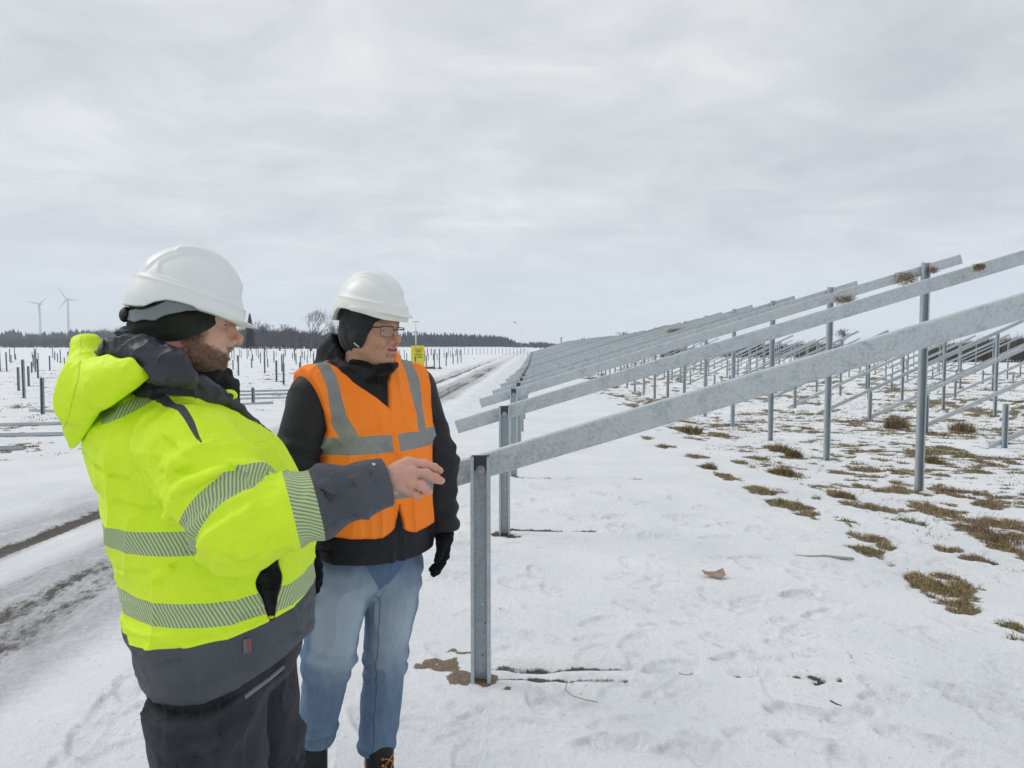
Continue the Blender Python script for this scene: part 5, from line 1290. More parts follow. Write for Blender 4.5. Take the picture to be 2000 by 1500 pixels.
# helmet
HC = P(366, 595, 1.66); RH_ = rot('z', -2) @ rot('y', 11.0); HS = 0.985
def hel(p): return (p - HC) @ RH_ / HS
he = A.part('helmet', lambda p: helmet_sdf(hel(p), 0.1215, 0.108, 0.134, 0.034, 0.030) * HS, HC - 0.19, HC + 0.205, 0.0026, M['helmet'])
def Hp(x, y, z): return HC + RH_ @ (np.array([x, y, z]) * HS)
# grey suspension arms and the black wheel at the nape
def harness(p):
    q = hel(p); a = q.copy(); a[:, 1] = np.abs(a[:, 1])
    d = chain(a, [(0.02, 0.100, 0.004), (-0.030, 0.099, -0.012), (-0.068, 0.082, -0.040), (-0.102, 0.050, -0.050), (-0.112, 0.02, -0.051)], [0.017, 0.016, 0.013, 0.0125, 0.012], 0.01)
    sh = np.abs((np.sqrt((q[:, 0] / 0.116) ** 2 + (q[:, 1] / 0.103) ** 2) - 1) * 0.11) - 0.0022
    d = smax(d, sh, 0.001); d = smax(d, -cap(a, (-0.088, 0.062, -0.0475), (-0.100, 0.046, -0.049), 0.0028), 0.001)
    return smax(d, -cap(a, (-0.026, 0.100, 0.000), (-0.034, 0.100, -0.003), 0.0035), 0.001)
A.part('harness', harness, HC - 0.18, HC + 0.16, 0.0022, M['harness'], parent=he)
def knob(p):
    q = hel(p); a = np.abs(q[:, 1]); d = ell(q, (-0.122, 0, -0.050), (0.0125, 0.024, 0.0175)); return d - 0.0006 * np.sin(np.arctan2(q[:, 2] + 0.050, q[:, 1]) * 30)
A.part('adjuster_knob', knob, Hp(-0.124, 0, -0.052) - 0.05, Hp(-0.124, 0, -0.052) + 0.05, 0.0018, M['black_plastic'], parent=he)
def strap(p):
    q = hel(p); a = q.copy(); a[:, 1] = np.abs(a[:, 1]); return smax(chain(a, [(-0.05, 0.098, -0.006), (-0.084, 0.072, -0.022), (-0.106, 0.045, -0.028)], [0.008, 0.008, 0.008], 0.005), np.abs((np.sqrt((q[:, 0] / 0.112) ** 2 + (q[:, 1] / 0.099) ** 2) - 1) * 0.11) - 0.0025, 0.001)
A.part('harness_strap', strap, HC - 0.16, HC + 0.16, 0.0022, M['black_plastic'], parent=he)

# black neck tube
def gait(p):
    d = chain(p, [HA + RA @ np.array([-0.022, 0, -0.075]), HA + RA @ np.array([0.0, 0, -0.115]), (0.0, 0, 1.46), (-0.02, 0, 1.42)], [0.062, 0.062, 0.078, 0.10], 0.02)
    f = cap(p, P(388, 738, 1.66), P(414, 772, 1.68), 0.036, 0.030); d = smin(d, f, 0.02)
    d = d - 0.004 * np.sin((p[:, 2] - 0.35 * p[:, 0]) * 130 + 4 * noise(p * 18)) - cloth_noise(p, 0.003, (18, 18, 24), 4.0)
    q = hA(p); return smax(d, q[:, 2] + 0.082 + 0.10 * q[:, 0], 0.006)
A.part('neck_gaiter', gait, (-0.18, -0.16, 1.36), (0.16, 0.16, 1.62), 0.0035, M['gaiter'])

# stand-up collar and turned-out hood lining
def collar(p):
    c0 = np.array([-0.060, 0.0, 1.468]); n = rot('y', 24) @ np.array([0, 0, 1.0])
    q = (p - c0) @ rot('y', 30); rr = np.sqrt((q[:, 0] / 0.112) ** 2 + (q[:, 1] / 0.110) ** 2); fl = 1 + 0.9 * (q[:, 2]) + 0.05 * noise(p * 11)
    d = np.abs((rr - fl) * 0.12) - 0.014
    d = smax(d, np.abs(q[:, 2] - 0.004) - 0.042, 0.016)
    d = d - cloth_noise(p, 0.009, (14, 14, 14), 31.0, 2.4) - cloth_noise(p, 0.004, (30, 30, 30), 35.0, 2.0)
    return d
A.part('collar', collar, (-0.25, -0.22, 1.36), (0.20, 0.22, 1.62), 0.004, M['lining'])
def lin(p):
    d = chain(p, [P(205, 690, 1.56), P(246, 682, 1.53), P(290, 696, 1.505), P(332, 716, 1.505), P(366, 738, 1.53)], [0.014, 0.021, 0.024, 0.025, 0.020], 0.03)
    d = smin(d, chain(p, [P(210, 690, 1.62), P(252, 676, 1.66), P(292, 678, 1.60), P(345, 704, 1.55)], [0.022, 0.024, 0.022, 0.016], 0.03), 0.02)
    d = d - 0.007 * (1 - np.abs(np.sin(24 * (p[:, 0] + 0.8 * p[:, 2]) + 3.2 * noise(p * 11)))) - cloth_noise(p, 0.010, (17, 17, 17), 33.0, 2.6) - cloth_noise(p, 0.004, (36, 36, 36), 35.0, 2.0)
    return d
A.part('hood_lining', lin, (-0.36, -0.24, 1.38), (0.10, 0.20, 1.68), 0.004, M['lining'])
def hoodA(p):
    d = chain(p, [P(182, 700, 1.60), P(176, 745, 1.56), P(170, 785, 1.54), P(168, 822, 1.56)], [0.036, 0.050, 0.050, 0.036], 0.03)
    d = smin(d, chain(p, [P(178, 750, 1.54), P(215, 748, 1.50), P(262, 722, 1.475)], [0.050, 0.046, 0.026], 0.03), 0.025)
    d = smin(d, chain(p, [P(182, 700, 1.62), P(205, 716, 1.66), P(192, 760, 1.70), P(170, 800, 1.62)], [0.034, 0.045, 0.048, 0.034], 0.03), 0.04)
    d = smin(d, chain(p, [P(168, 806, 1.55), P(156, 842, 1.555), P(144, 868, 1.56)], [0.040, 0.024, 0.006], 0.03), 0.02)
    d = smin(d, cap(p, P(176, 700, 1.585), P(168, 674, 1.585), 0.030, 0.020), 0.02)
    d = d - cloth_noise(p, 0.007, (8, 8, 8), 41.0, 2.2) - cloth_noise(p, 0.003, (17, 17, 17), 43.0, 2.0)
    fl = np.minimum((p - P(236, 779, 1.50)) @ np.array([0.61, 0.0, -0.79]), (p - P(193, 809, 1.52)) @ np.array([0.87, 0, -0.5])); d = smax(d, fl * 0.9, 0.007)
    d = smax(d, -chain(p, [P(160, 800, 1.455), P(185, 785, 1.445), P(225, 765, 1.44)], [0.001, 0.004, 0.002], 0.002), 0.014)
    return smax(d, -HLN(p), 0.012)
def HLN(p): return chain(p, [P(198, 668, 1.56), P(224, 690, 1.53), P(258, 704, 1.50), P(296, 700, 1.47)], [0.016, 0.022, 0.020, 0.02], 0.02)
def hood_attr(V):
    sm = np.abs((V - P(142, 760, 1.52)) @ np.array([0.94, 0.1, -0.20]))
    return {'seam': sm, 'inside': -(HLN(V) - 0.001)}
A.part('hood', hoodA, (-0.44, -0.30, 1.28), (-0.02, 0.22, 1.68), 0.004, M['hood'], hood_attr)

# trousers, boots, small things on the clothes
def trouA(p):
    d = ell(p, (0.045, 0, 0.86), (0.165, 0.20, 0.14))
    for s, (h, k, a) in zip((-1, 1), LEGA):
        l = smin(cap(p, h, k, 0.134, 0.112), cap(p, k, a, 0.112, 0.092), 0.03)
        l = l - folds(p, h, k, 0.95, 0.3, 22, 0.006, 0.3 + s, 1.8) - folds(p, k, a, 0.85, 0.25, 30, 0.007, 1.0 + s, 1.5)
        d = smin(d, l, 0.02 if s > 0 else 0.035)
    d = d - cloth_noise(p, 0.011, (6, 6, 3.2), 51.0, 2.0) - cloth_noise(p, 0.004, (14, 14, 9), 53.0, 2.0)
    # thigh pocket and its flap on the near leg
    c = P(412, 1425, 1.47); 
    pk = smax(np.abs((p - c) @ np.array([0.98, 0.15, -0.05])) - 0.075, np.abs(p[:, 2] - 0.66) - 0.085, 0.012)
    d = d - 0.0075 * sst(0.008, -0.006, pk) * sst(-0.03, -0.08, p[:, 1])
    d = smax(d, np.where(p[:, 2] > hemA(p) - 0.03, loft(p, torsoA, 2.25) + 0.016, -1.0), 0.01)
    return smax(d, 0.075 - p[:, 2], 0.006)
tr_ = A.part('trousers', trouA, (-0.26, -0.34, 0.05), (0.34, 0.34, 1.02), 0.0055, M['trouser'])
def on_surface(fn, p, steps=30):
    p = np.array(p, float)[None]
    for _ in range(steps):
        d = fn(p); g_ = np.array([fn(p + 1e-3 * np.eye(3)[i])[0] - d[0] for i in range(3)]) / 1e-3; n_ = np.linalg.norm(g_) + 1e-9
        p = p - (d[0] / max(n_, 0.4)) * (g_ / n_)[None] * 0.7
    return p[0], g_ / n_
def patch_line(fn, pts, r, lift=0.0):
    out = []
    for q in pts:
        s, n_ = on_surface(fn, q); out.append(s + n_ * lift)
    return out
tl = patch_line(trouA, [P(*t) for t in ((482, 1364, 1.52), (505, 1350, 1.54), (530, 1326, 1.58), (548, 1300, 1.62))], 0)
A.mb(MB().tube(tl, 0.0055, 8), 'pocket_trim', M['trim'], tr_, True)
for seam_pts in (((556, 1290, 1.66), (540, 1360, 1.64), (528, 1430, 1.62), (518, 1520, 1.60)), ((300, 1380, 1.5), (330, 1440, 1.47), (345, 1500, 1.46)), ((585, 1392, 1.72), (555, 1404, 1.68), (530, 1416, 1.64)), ((420, 1370, 1.46), (440, 1420, 1.46), (444, 1450, 1.46), (425, 1478, 1.46)), ((320, 1470, 1.46), (355, 1487, 1.45), (400, 1488, 1.45), (430, 1474, 1.46))):
    A.mb(MB().tube(patch_line(trouA, [P(*t) for t in seam_pts], 0, 0.0004), 0.0020, 6), 'stitched_seam', M['trouser'], tr_, True)
s_, n_ = on_surface(jacketA, P(484, 1262, 1.50)); t_ = np.cross((0, 0, 1.0), n_); t_ /= np.linalg.norm(t_); R_ = np.stack([t_, n_, np.cross(t_, n_)], 1)
lb = MB().box(s_ + n_ * 0.001, (0.0085, 0.0018, 0.0155), R=R_); lb = A.mb(lb, 'label_tag', M['label_grey'], jk)
A.mb(MB().box(s_ + n_ * 0.0032 + t_ * 0.004, (0.0026, 0.0008, 0.0130), R=R_), 'label_print', M['label_red'], lb)
s_, n_ = on_surface(jacketA, P(532, 1212, 1.57))
A.mb(MB().box(s_ + n_ * 0.002, (0.008, 0.003, 0.003)), 'zip_pull', M['sign_yellow'] if 'sign_yellow' in M else M['label_grey'], jk)
# cuff strap with its snap
cs = [P(702, 911, 1.50), P(722, 898, 1.52), P(735, 900, 1.54)]
def cuff(p): return smax(chain(p, [P(700, 913, 1.50), P(716, 906, 1.51), P(737, 899, 1.52)], [0.006, 0.008, 0.003], 0.006), np.abs((p - P(716, 905, 1.51)) @ np.array([0.0, -0.45, 0.9])) - 0.006, 0.002)
A.part('cuff_strap', cuff, P(716, 905, 1.51) - 0.06, P(716, 905, 1.51) + 0.06, 0.0016, M['black_cloth'], parent=jk)
s_, n_ = on_surface(jacketA, P(731, 904, 1.48)); A.mb(MB().cyl(s_ - n_ * 0.001, s_ + n_ * 0.0022, 0.0042, 12), 'snap_button', M['metal_snap'], jk, True)
# open jacket front: dark zip edge running down the chest and the throat flap
def flap(p):
    d = chain(p, [P(392, 748, 1.60), P(432, 774, 1.645), P(470, 802, 1.69), P(498, 828, 1.73), P(520, 846, 1.75), P(533, 853, 1.76)], [0.020, 0.015, 0.011, 0.009, 0.007, 0.003], 0.008); return d - cloth_noise(p, 0.003, (20, 20, 20), 3.0)
A.part('zip_edge', flap, P(480, 810, 1.7) - 0.12, P(480, 810, 1.7) + 0.12, 0.0025, M['lining'], parent=jk)
def flap2(p): return ell(p, P(446, 772, 1.655), (0.020, 0.012, 0.012)) - cloth_noise(p, 0.002, (25, 25, 25), 3.0)
A.part('collar_tab', flap2, P(446, 772, 1.655) - 0.05, P(446, 772, 1.655) + 0.05, 0.002, M['hood'], lambda V: {'seam': np.full(len(V), 1.0), 'inside': np.full(len(V), -1.0)}, parent=jk)
def boot_fn(a, yaw, L=0.05):
    R_ = rot('z', yaw)
    def f(p):
        q = (p - a) @ R_; d = chain(q, [(0.0, 0, L), (0.0, 0, -0.045)], [0.050, 0.048], 0.02); d = smin(d, chain(q, [(-0.035, 0, -0.062), (0.06, 0, -0.066), (0.135, 0, -0.072)], [0.042, 0.042, 0.034], 0.02), 0.03)
        return smax(d, -0.085 - q[:, 2], 0.004)
    def s(p):
        q = (p - a) @ R_; d = chain(q, [(-0.035, 0, -0.088), (0.06, 0, -0.088), (0.137, 0, -0.088)], [0.046, 0.047, 0.040], 0.02); return smax(smax(d, -0.1 - q[:, 2], 0.003), q[:, 2] + 0.078, 0.003)
    return f, s
def add_boots(fig, ankles, yaws, shafts=(0.05, 0.05)):
    out = []
    for a, yw, sh_ in zip(ankles, yaws, shafts):
        f, s = boot_fn(np.asarray(a, float), yw, sh_); b = fig.part('boot', f, np.array(a) - (0.2, 0.2, 0.13), np.array(a) + (0.22, 0.2, 0.18), 0.004, M['boot'])
        fig.part('sole', s, np.array(a) - (0.2, 0.2, 0.13), np.array(a) + (0.22, 0.2, 0.02), 0.004, M['sole'], parent=b); out.append((b, f))
    return out
add_boots(A, [LEGA[0][2], LEGA[1][2]], (-8, 8))
# ------------------------------------------------------------------ the man in the orange vest
B = Figure(-0.490, 2.45, -48, 'man in an orange safety vest over a black jacket, blue jeans, glasses and white helmet')
P = B.P
HB = np.array([*P(725, 648, 2.42)]); RB = rot('z', 17) @ rot('y', 2) @ rot('x', -2); SB = 0.97
def hB(p): return (p - HB) @ RB / SB
def beardB(q):
    a = np.abs(q[:, 1]); x, z = q[:, 0], q[:, 2]
    s = sst(-0.045, -0.070, z + 0.25 * (x - 0.06)) * sst(0.0, 0.02, x); must = sst(-0.042, -0.048, z) * sst(-0.062, -0.056, z) * sst(0.07, 0.085, x) * sst(0.03, 0.024, a)
    return np.clip(np.maximum(s, must) * 0.36 - np.exp(-((z + 0.061) / 0.009) ** 2) * sst(0.026, 0.018, a), 0, 1)
def headB(p): return head_sdf(hB(p), 0.98, 1.06, 0.75, 0.0) * SB
SR, SLf = np.array([-0.005, -0.205, 1.410]), np.array([-0.005, 0.185, 1.415])
ER, WRr = P(574, 905, 2.25), P(600, 1070, 2.24)
ELf, WLf = P(853, 900, 2.56), P(868, 1036, 2.52)
torsoB = hermite([(0.74, 0.015, 0, 0.140, 0.185), (0.84, 0.018, 0, 0.158, 0.206), (0.95, 0.02, 0, 0.158, 0.203), (1.05, 0.018, 0, 0.154, 0.194), (1.15, 0.015, 0, 0.156, 0.192), (1.25, 0.010, 0, 0.156, 0.194),
                  (1.33, 0.0, 0, 0.148, 0.188), (1.40, -0.012, 0, 0.126, 0.165), (1.46, -0.02, 0, 0.098, 0.120), (1.53, -0.02, 0, 0.07, 0.08)])
LEGB = ((P(668, 1110, 2.40), P(641, 1290, 2.35), P(616, 1440, 2.37)), (P(770, 1110, 2.52), P(753, 1290, 2.48), P(733, 1488, 2.46)))
FEETB = (P(612, 1560, 2.36), P(742, 1540, 2.44))
for q in FEETB: q[2] = 0.10
def torsoB_s(p):
    d = loft(p, torsoB, 2.2); d = smin(d, cap(p, (-0.02, -0.06, 1.455), SR + np.array([0, 0.01, 0.012]), 0.070, 0.068), 0.05)
    return smin(d, cap(p, (-0.02, 0.06, 1.455), SLf + np.array([0, -0.01, 0.012]), 0.070, 0.068), 0.05)
def slB(p, s, e_, w_, k):
    d = smin(cap(p, s, e_, 0.080, 0.071), cap(p, e_, w_, 0.070, 0.051), 0.03)
    return d - folds(p, e_, w_, 0.85, 0.5, 26, 0.0055, 0.5 + k, 0.8) - folds(p, s, e_, 0.95, 0.25, 26, 0.006, 1.5 + k, 1.2) - cloth_noise(p, 0.006, (8, 8, 8), 61.0 + k, 2.0)
def jackB(p):
    d = torsoB_s(p) - cloth_noise(p, 0.006, (7, 7, 6), 63.0, 2.0)
    sl_ = None
    for s_, e_, w_, k_ in ((SR, ER, WRr, 0.0), (SLf, ELf, WLf, 2.0)):
        t = axis_t(p, e_, w_); c_ = smax(slB(p, s_, e_, w_, k_), (t - 1.02) * 0.2, 0.006)
        c_ = smax(c_, -smax(cap(p, e_ + (w_ - e_) * 0.8, e_ + (w_ - e_) * 1.3, 0.040), (0.92 - t) * 0.2, 0.004), 0.004); sl_ = c_ if sl_ is None else np.minimum(sl_, c_)
    d = smin(d, sl_, 0.025)
    hz_ = p[:, 2] - (0.868 + 0.03 * np.abs(p[:, 1]) - 0.02 * p[:, 0]); d = smax(d, -hz_, 0.008)
    d = d + 0.003 * np.exp(-((hz_ - 0.045) / 0.004) ** 2)
    zf = np.where(p[:, 0] > 0.05, np.abs(p[:, 1] + 0.006), 1); d = d + 0.004 * np.exp(-(zf / 0.006) ** 2) - 0.003 * np.exp(-((zf - 0.022) / 0.006) ** 2)
    return smax(d, p[:, 2] - 1.51, 0.02)
jb = B.part('jacket', jackB, (-0.26, -0.40, 0.78), (0.36, 0.40, 1.56), 0.0055, M['black_cloth'])
# hood and collar bunched around the neck
NB = HB + RB @ np.array([-0.035, 0, -0.135]) * SB
def collB(p):
    q = (p - NB + np.array([0.026, 0, 0])) @ rot('y', 22); th = np.arctan2(q[:, 1], q[:, 0]); r = np.hypot(q[:, 0] / 1.05, q[:, 1])
    w1 = 0.012 * np.sin(2 * th + 1.0) + 0.010 * noise(p * 13); wr = 0.5 + 0.5 * np.cos(th + 1.9)
    d = np.sqrt(np.maximum(np.abs(r - 0.080 - 0.010 * wr - w1 * 0.4), 0) ** 2 + (0.60 * (q[:, 2] + 0.006 - 0.018 * wr - w1)) ** 2) - (0.019 + 0.006 * wr)
    e_ = np.sqrt((r - 0.088 - 0.026 * wr - w1 * 0.5) ** 2 + (0.70 * (q[:, 2] + 0.036 - 0.010 * wr + w1)) ** 2) - (0.018 + 0.014 * wr)
    b = ell(p, NB + np.array([-0.068, -0.035, 0.058]), (0.052, 0.090, 0.070))
    b = smax(b, -ell(p, NB + np.array([-0.025, -0.020, 0.115]), (0.056, 0.072, 0.075)), 0.012)
    d = smin(smin(d, e_, 0.010), b, 0.02); d = d - cloth_noise(p, 0.006, (16, 16, 22), 71.0, 2.0)
    return d
B.part('hood', collB, NB - 0.20, NB + 0.20, 0.0035, M['black_cloth'])
def necB(p):
    d = cap(p, HB + RB @ np.array([-0.02, 0, -0.095]) * SB, NB + np.array([0.025, 0, -0.04]), 0.060, 0.064)
    f = chain(p, [P(742, 722, 2.36), P(760, 718, 2.37), P(772, 714, 2.41)], [0.018, 0.015, 0.011], 0.01); d = smin(d, f, 0.02)
    d = d - cloth_noise(p, 0.004, (20, 20, 26), 73.0, 2.0); q = hB(p); return smax(d, q[:, 2] + 0.098 + 0.04 * q[:, 0], 0.006)
B.part('neck_gaiter', necB, NB - 0.16, NB + 0.18, 0.0035, M['gaiter'])
# vest
def mat_vest():
    m, g, v = fabric('hi_vis_vest', (0.93, 0.175, 0.018), (0.98, 0.205, 0.022), 0.7, 0.3, 1100, 0.006, 0, 0.25)
    col = g.mix(g.range(g.noise(v, 6, 3), .3, .7), (1.0, 0.235, 0.020), (1.0, 0.275, 0.030))
    edge = g.range(g.attr('edge'), 0.006, 0.0085); col = g.mix(g.math('MULTIPLY', g.math('SUBTRACT', 1.0, edge), 0.35), col, (0.75, 0.12, 0.012))
    col = g.mix(g.range(g.attr('band'), -0.0006, 0.0006), col, g.mix(g.range(g.noise(v, 9, 4), .3, .7), (0.215, 0.225, 0.225), (0.275, 0.285, 0.285))); g.col(col); return m
M['vest'] = mat_vest()
def vest_region(p):
    x, y, z = p[:, 0], p[:, 1], p[:, 2]; yc = y + 0.010
    zl = [1.20, 1.26, 1.31, 1.37, 1.42, 1.48]; lim = np.where(y < 0, np.interp(z, zl, [0.30, 0.218, 0.200, 0.216, 0.232, 0.250]), np.interp(z, zl, [0.30, 0.200, 0.183, 0.185, 0.190, 0.197])); r = np.abs(y) - lim
    neck = np.where(yc < 0, np.interp(z, [1.34, 1.37, 1.42, 1.46, 1.49, 1.54], [-0.02, 0.0, 0.052, 0.096, 0.122, 0.150]), np.interp(z, [1.34, 1.37, 1.46, 1.53, 1.56], [-0.02, 0.0, 0.030, 0.070, 0.09])); r = np.maximum(r, np.where(x > -0.02, neck - np.abs(yc), -1))
    rb = np.interp(z, [1.42, 1.45, 1.52], [-0.05, 0.09, 0.14]); r = np.maximum(r, np.where(x < 0, rb - np.abs(y), -1))
    rr = np.clip((0.085 - np.abs(yc)) / 0.085, 0, 1); bot = 0.948 + 0.02 * np.abs(y) / 0.2 + np.where(x > 0.02, 0.075 * (1 - np.sqrt(1 - np.minimum(rr, 0.995) ** 2)), 0.0)
    gapw = np.where(x > 0.02, 0.002 + 0.016 * sst(1.06, 0.98, z), -1.0); g_ = np.where(x > 0.02, gapw - np.abs(yc - 0.004), -1.0)
    low = bot - z
    cor = np.where(x > 0.02, 0.045 - np.sqrt(np.clip(np.abs(yc) - 0.02, 0, 1) ** 2 + np.clip(z - 0.92, 0, 1) ** 2) , -1)
    r = np.maximum(r, low); r = smax(r, np.where(z < 1.06, g_, -1.0), 0.006); return r
def vestB(p):
    d = torsoB_s(p)
    for s_, e_ in ((SR, ER), (SLf, ELf)): d = smin(d, cap(p, s_, s_ + (e_ - s_) * 0.45, 0.081, 0.077), 0.03)
    d = d - 0.012
    d = d - cloth_noise(p, 0.0085, (9, 9, 3.0), 81.0, 3.0) - cloth_noise(p, 0.0045, (16, 16, 9), 83.0, 2.6)
    ap = np.array([0.10, -0.165, 1.29]); rr = np.linalg.norm(p - ap, axis=1); d = d - 0.006 * np.exp(-(rr / 0.10) ** 2) * np.sin(75 * (p[:, 2] - 1.29 - 0.5 * (p[:, 1] + 0.16)) + 1.0)
    ap = np.array([0.10, -0.05, 1.17]); rr = np.linalg.norm((p - ap) * np.array([1, 1, 2.0]), axis=1); d = d - 0.005 * np.exp(-(rr / 0.12) ** 2) * np.sin(70 * (p[:, 2] - 1.17) + 6 * p[:, 1])
    zf = np.where(p[:, 0] > 0.05, p[:, 1] + 0.018, 1.0); d = d - 0.0035 * sst(-0.002, 0.002, zf) * sst(0.040, 0.036, zf) * sst(1.37, 1.33, p[:, 2])
    return smax(d, vest_region(p), 0.003)
def vest_attr(V):
    x, y, z = V[:, 0], V[:, 1], V[:, 2]; yc = y + 0.010
    b = 0.0285 - np.abs(z - 1.262 - 0.02 * y); b = np.where((np.abs(yc + 0.004) < 0.012) & (x > 0), np.minimum(b, np.abs(yc + 0.004) - 0.010), b)
    b = np.maximum(b, 0.0285 - np.abs(z - 1.105))
    ys = np.where(y < 0, np.interp(z, [1.26, 1.36, 1.47], [0.148, 0.174, 0.186]), np.interp(z, [1.26, 1.36, 1.47], [0.104, 0.122, 0.128])); v = 0.0235 - np.abs(np.abs(y) - ys); v = np.where(z > 1.262, v, -1); b = np.maximum(b, v)
    return {'band': b, 'edge': -vest_region(V)}
B.part('safety_vest', vestB, (-0.24, -0.30, 0.86), (0.26, 0.30, 1.57), 0.0042, M['vest'], vest_attr)
# body, head and face
def bodyB(p): return smin(headB(p), cap(p, HB + RB @ np.array([-0.030, 0, -0.05]) * SB, NB, 0.058, 0.064), 0.025)
def limbsB(p):
    d = loft(p, torsoB, 2.2, 0.95, 1.42, -0.06, 0.05)
    d = smin(d, chain(p, [SR, ER, WRr, WRr + (WRr - ER) * 0.12], [0.055, 0.042, 0.03, 0.02], 0.02), 0.03); d = smin(d, chain(p, [SLf, ELf, WLf, WLf + (WLf - ELf) * 0.12], [0.055, 0.042, 0.03, 0.02], 0.02), 0.03)
    for (h, k, a), f in zip(LEGB, FEETB): d = smin(d, chain(p, [h, k, a, f], [0.06, 0.05, 0.035, 0.035], 0.02), 0.03)
    return d
sb = skin_attr(hB, beardB, 0.8); pcs = []
V, Q = surface(bodyB, HB - 0.21, HB + 0.18, 0.0027); pcs.append((V, Q, sb(V), 0))
V, Q = surface(limbsB, (-0.30, -0.42, 0.03), (0.42, 0.42, 1.52), 0.012); pcs.append((V, Q, {}, 0))
pcs += eyes(HB, RB, SB, 0.98, (1, -0.15, 0.0))
tc_ = HB + RB @ np.array([0.0895, 0, -0.0590]) * SB
V, Q = surface(lambda p: ell((p - tc_) @ RB, (0, 0, 0), (0.0095, 0.020, 0.0042)), tc_ - 0.03, tc_ + 0.03, 0.0018); pcs.append((V, Q, {}, 3))
bb = joined('body', pcs, [M['skin_b'], M['eye'], M['iris'], M['teeth']], B.root)
def capB(p):
    q = hB(p); d = ell(q, (-0.010, 0, 0.040), (0.108, 0.088, 0.098)); d = smin(d, ell(q, (-0.050, 0, -0.020), (0.062, 0.078, 0.075)), 0.03)
    d = smin(d, ell(q, (-0.002, 0, -0.020), (0.062, 0.091, 0.062)), 0.02)
    d = d - cloth_noise(q, 0.005, (15, 15, 15), 2.0)
    edge = np.interp(q[:, 0], [-0.05, 0.0, 0.020, 0.034, 0.062, 0.085, 0.12], [-0.105, -0.085, -0.060, -0.030, 0.020, 0.044, 0.055])
    return smax(d, edge - q[:, 2], 0.005)
cb_ = B.part('knit_cap', capB, HB - 0.17, HB + 0.18, 0.0032, M['beanie_grey'])
s_, n_ = on_surface(capB, HB + RB @ np.array([0.012, -0.10, -0.060]) * SB); d_ = RB @ np.array([0.55, 0, -0.85]); t_ = np.cross(n_, d_); t_ /= np.linalg.norm(t_); d_ = np.cross(t_, n_)
B.mb(MB().box(s_, (0.0025, 0.011, 0.0016), R=np.stack([t_, d_, n_], 1)), 'cap_tag', M['white_metal'] if 'white_metal' in M else M['metal_snap'], cb_)
HCb = P(724, 603, 2.42); RHb = rot('z', 20) @ rot('y', 3.0) @ rot('x', -2); HSb = 1.0
def helb(p): return (p - HCb) @ RHb / HSb
B.part('helmet', lambda p: helmet_sdf(helb(p), 0.124, 0.107, 0.122, 0.036, 0.046) * HSb, HCb - 0.19, HCb + 0.20, 0.003, M['helmet'])
# glasses
M['frame_black'] = principled('glasses_frame', (0.012, 0.011, 0.012), 0.3)
gm = bpy.data.materials.new('spectacle_lens'); gm.use_nodes = True; gt = gm.node_tree; gt.nodes.clear()
go_, gtr, ggl, gmx = gt.nodes.new('ShaderNodeOutputMaterial'), gt.nodes.new('ShaderNodeBsdfTransparent'), gt.nodes.new('ShaderNodeBsdfGlossy'), gt.nodes.new('ShaderNodeMixShader')
ggl.inputs['Roughness'].default_value = 0.03; gtr.inputs[0].default_value = (0.93, 0.95, 0.95, 1); gmx.inputs[0].default_value = 0.10
gt.links.new(gtr.outputs[0], gmx.inputs[1]); gt.links.new(ggl.outputs[0], gmx.inputs[2]); gt.links.new(gmx.outputs[0], go_.inputs[0]); M['lens'] = gm
def hp(x, y, z): return HB + RB @ (np.array([x, y, z]) * SB)
fr = MB(); ln_ = MB()
for s in (-1, 1):
    ring = []
    for t in np.linspace(0, 2 * math.pi, 25)[:-1]:
        c, n_ = math.cos(t), math.sin(t); yy = 0.0345 + 0.0265 * np.sign(c) * abs(c) ** 0.55; zz = 0.0 + 0.0175 * np.sign(n_) * abs(n_) ** 0.6
        ring.append(hp(0.1085 - 0.28 * max(yy - 0.02, 0), s * yy, zz + 0.001))
    fr.tube(ring + [ring[0]], 0.0009, 6); ln_.add(ring, [tuple(range(24))])
    top = [hp(0.1085 - 0.28 * max(yy - 0.02, 0), s * yy, 0.0185) for yy in (0.008, 0.02, 0.034, 0.05, 0.061)]; fr.tube(top, 0.0015, 6)
    fr.tube([hp(0.096, s * 0.061, 0.014), hp(0.085, s * 0.074, 0.014), hp(0.04, s * 0.081, 0.012), hp(0.0, s * 0.083, 0.008)], [0.0026, 0.0026, 0.0022, 0.0018], 6)
fr.tube([hp(0.1085, -0.009, 0.008), hp(0.1125, 0, 0.010), hp(0.1085, 0.009, 0.008)], 0.0016, 6)
gl = B.mb(fr, 'glasses', M['frame_black'], None, True); B.mb(ln_, 'lens', M['lens'], gl)
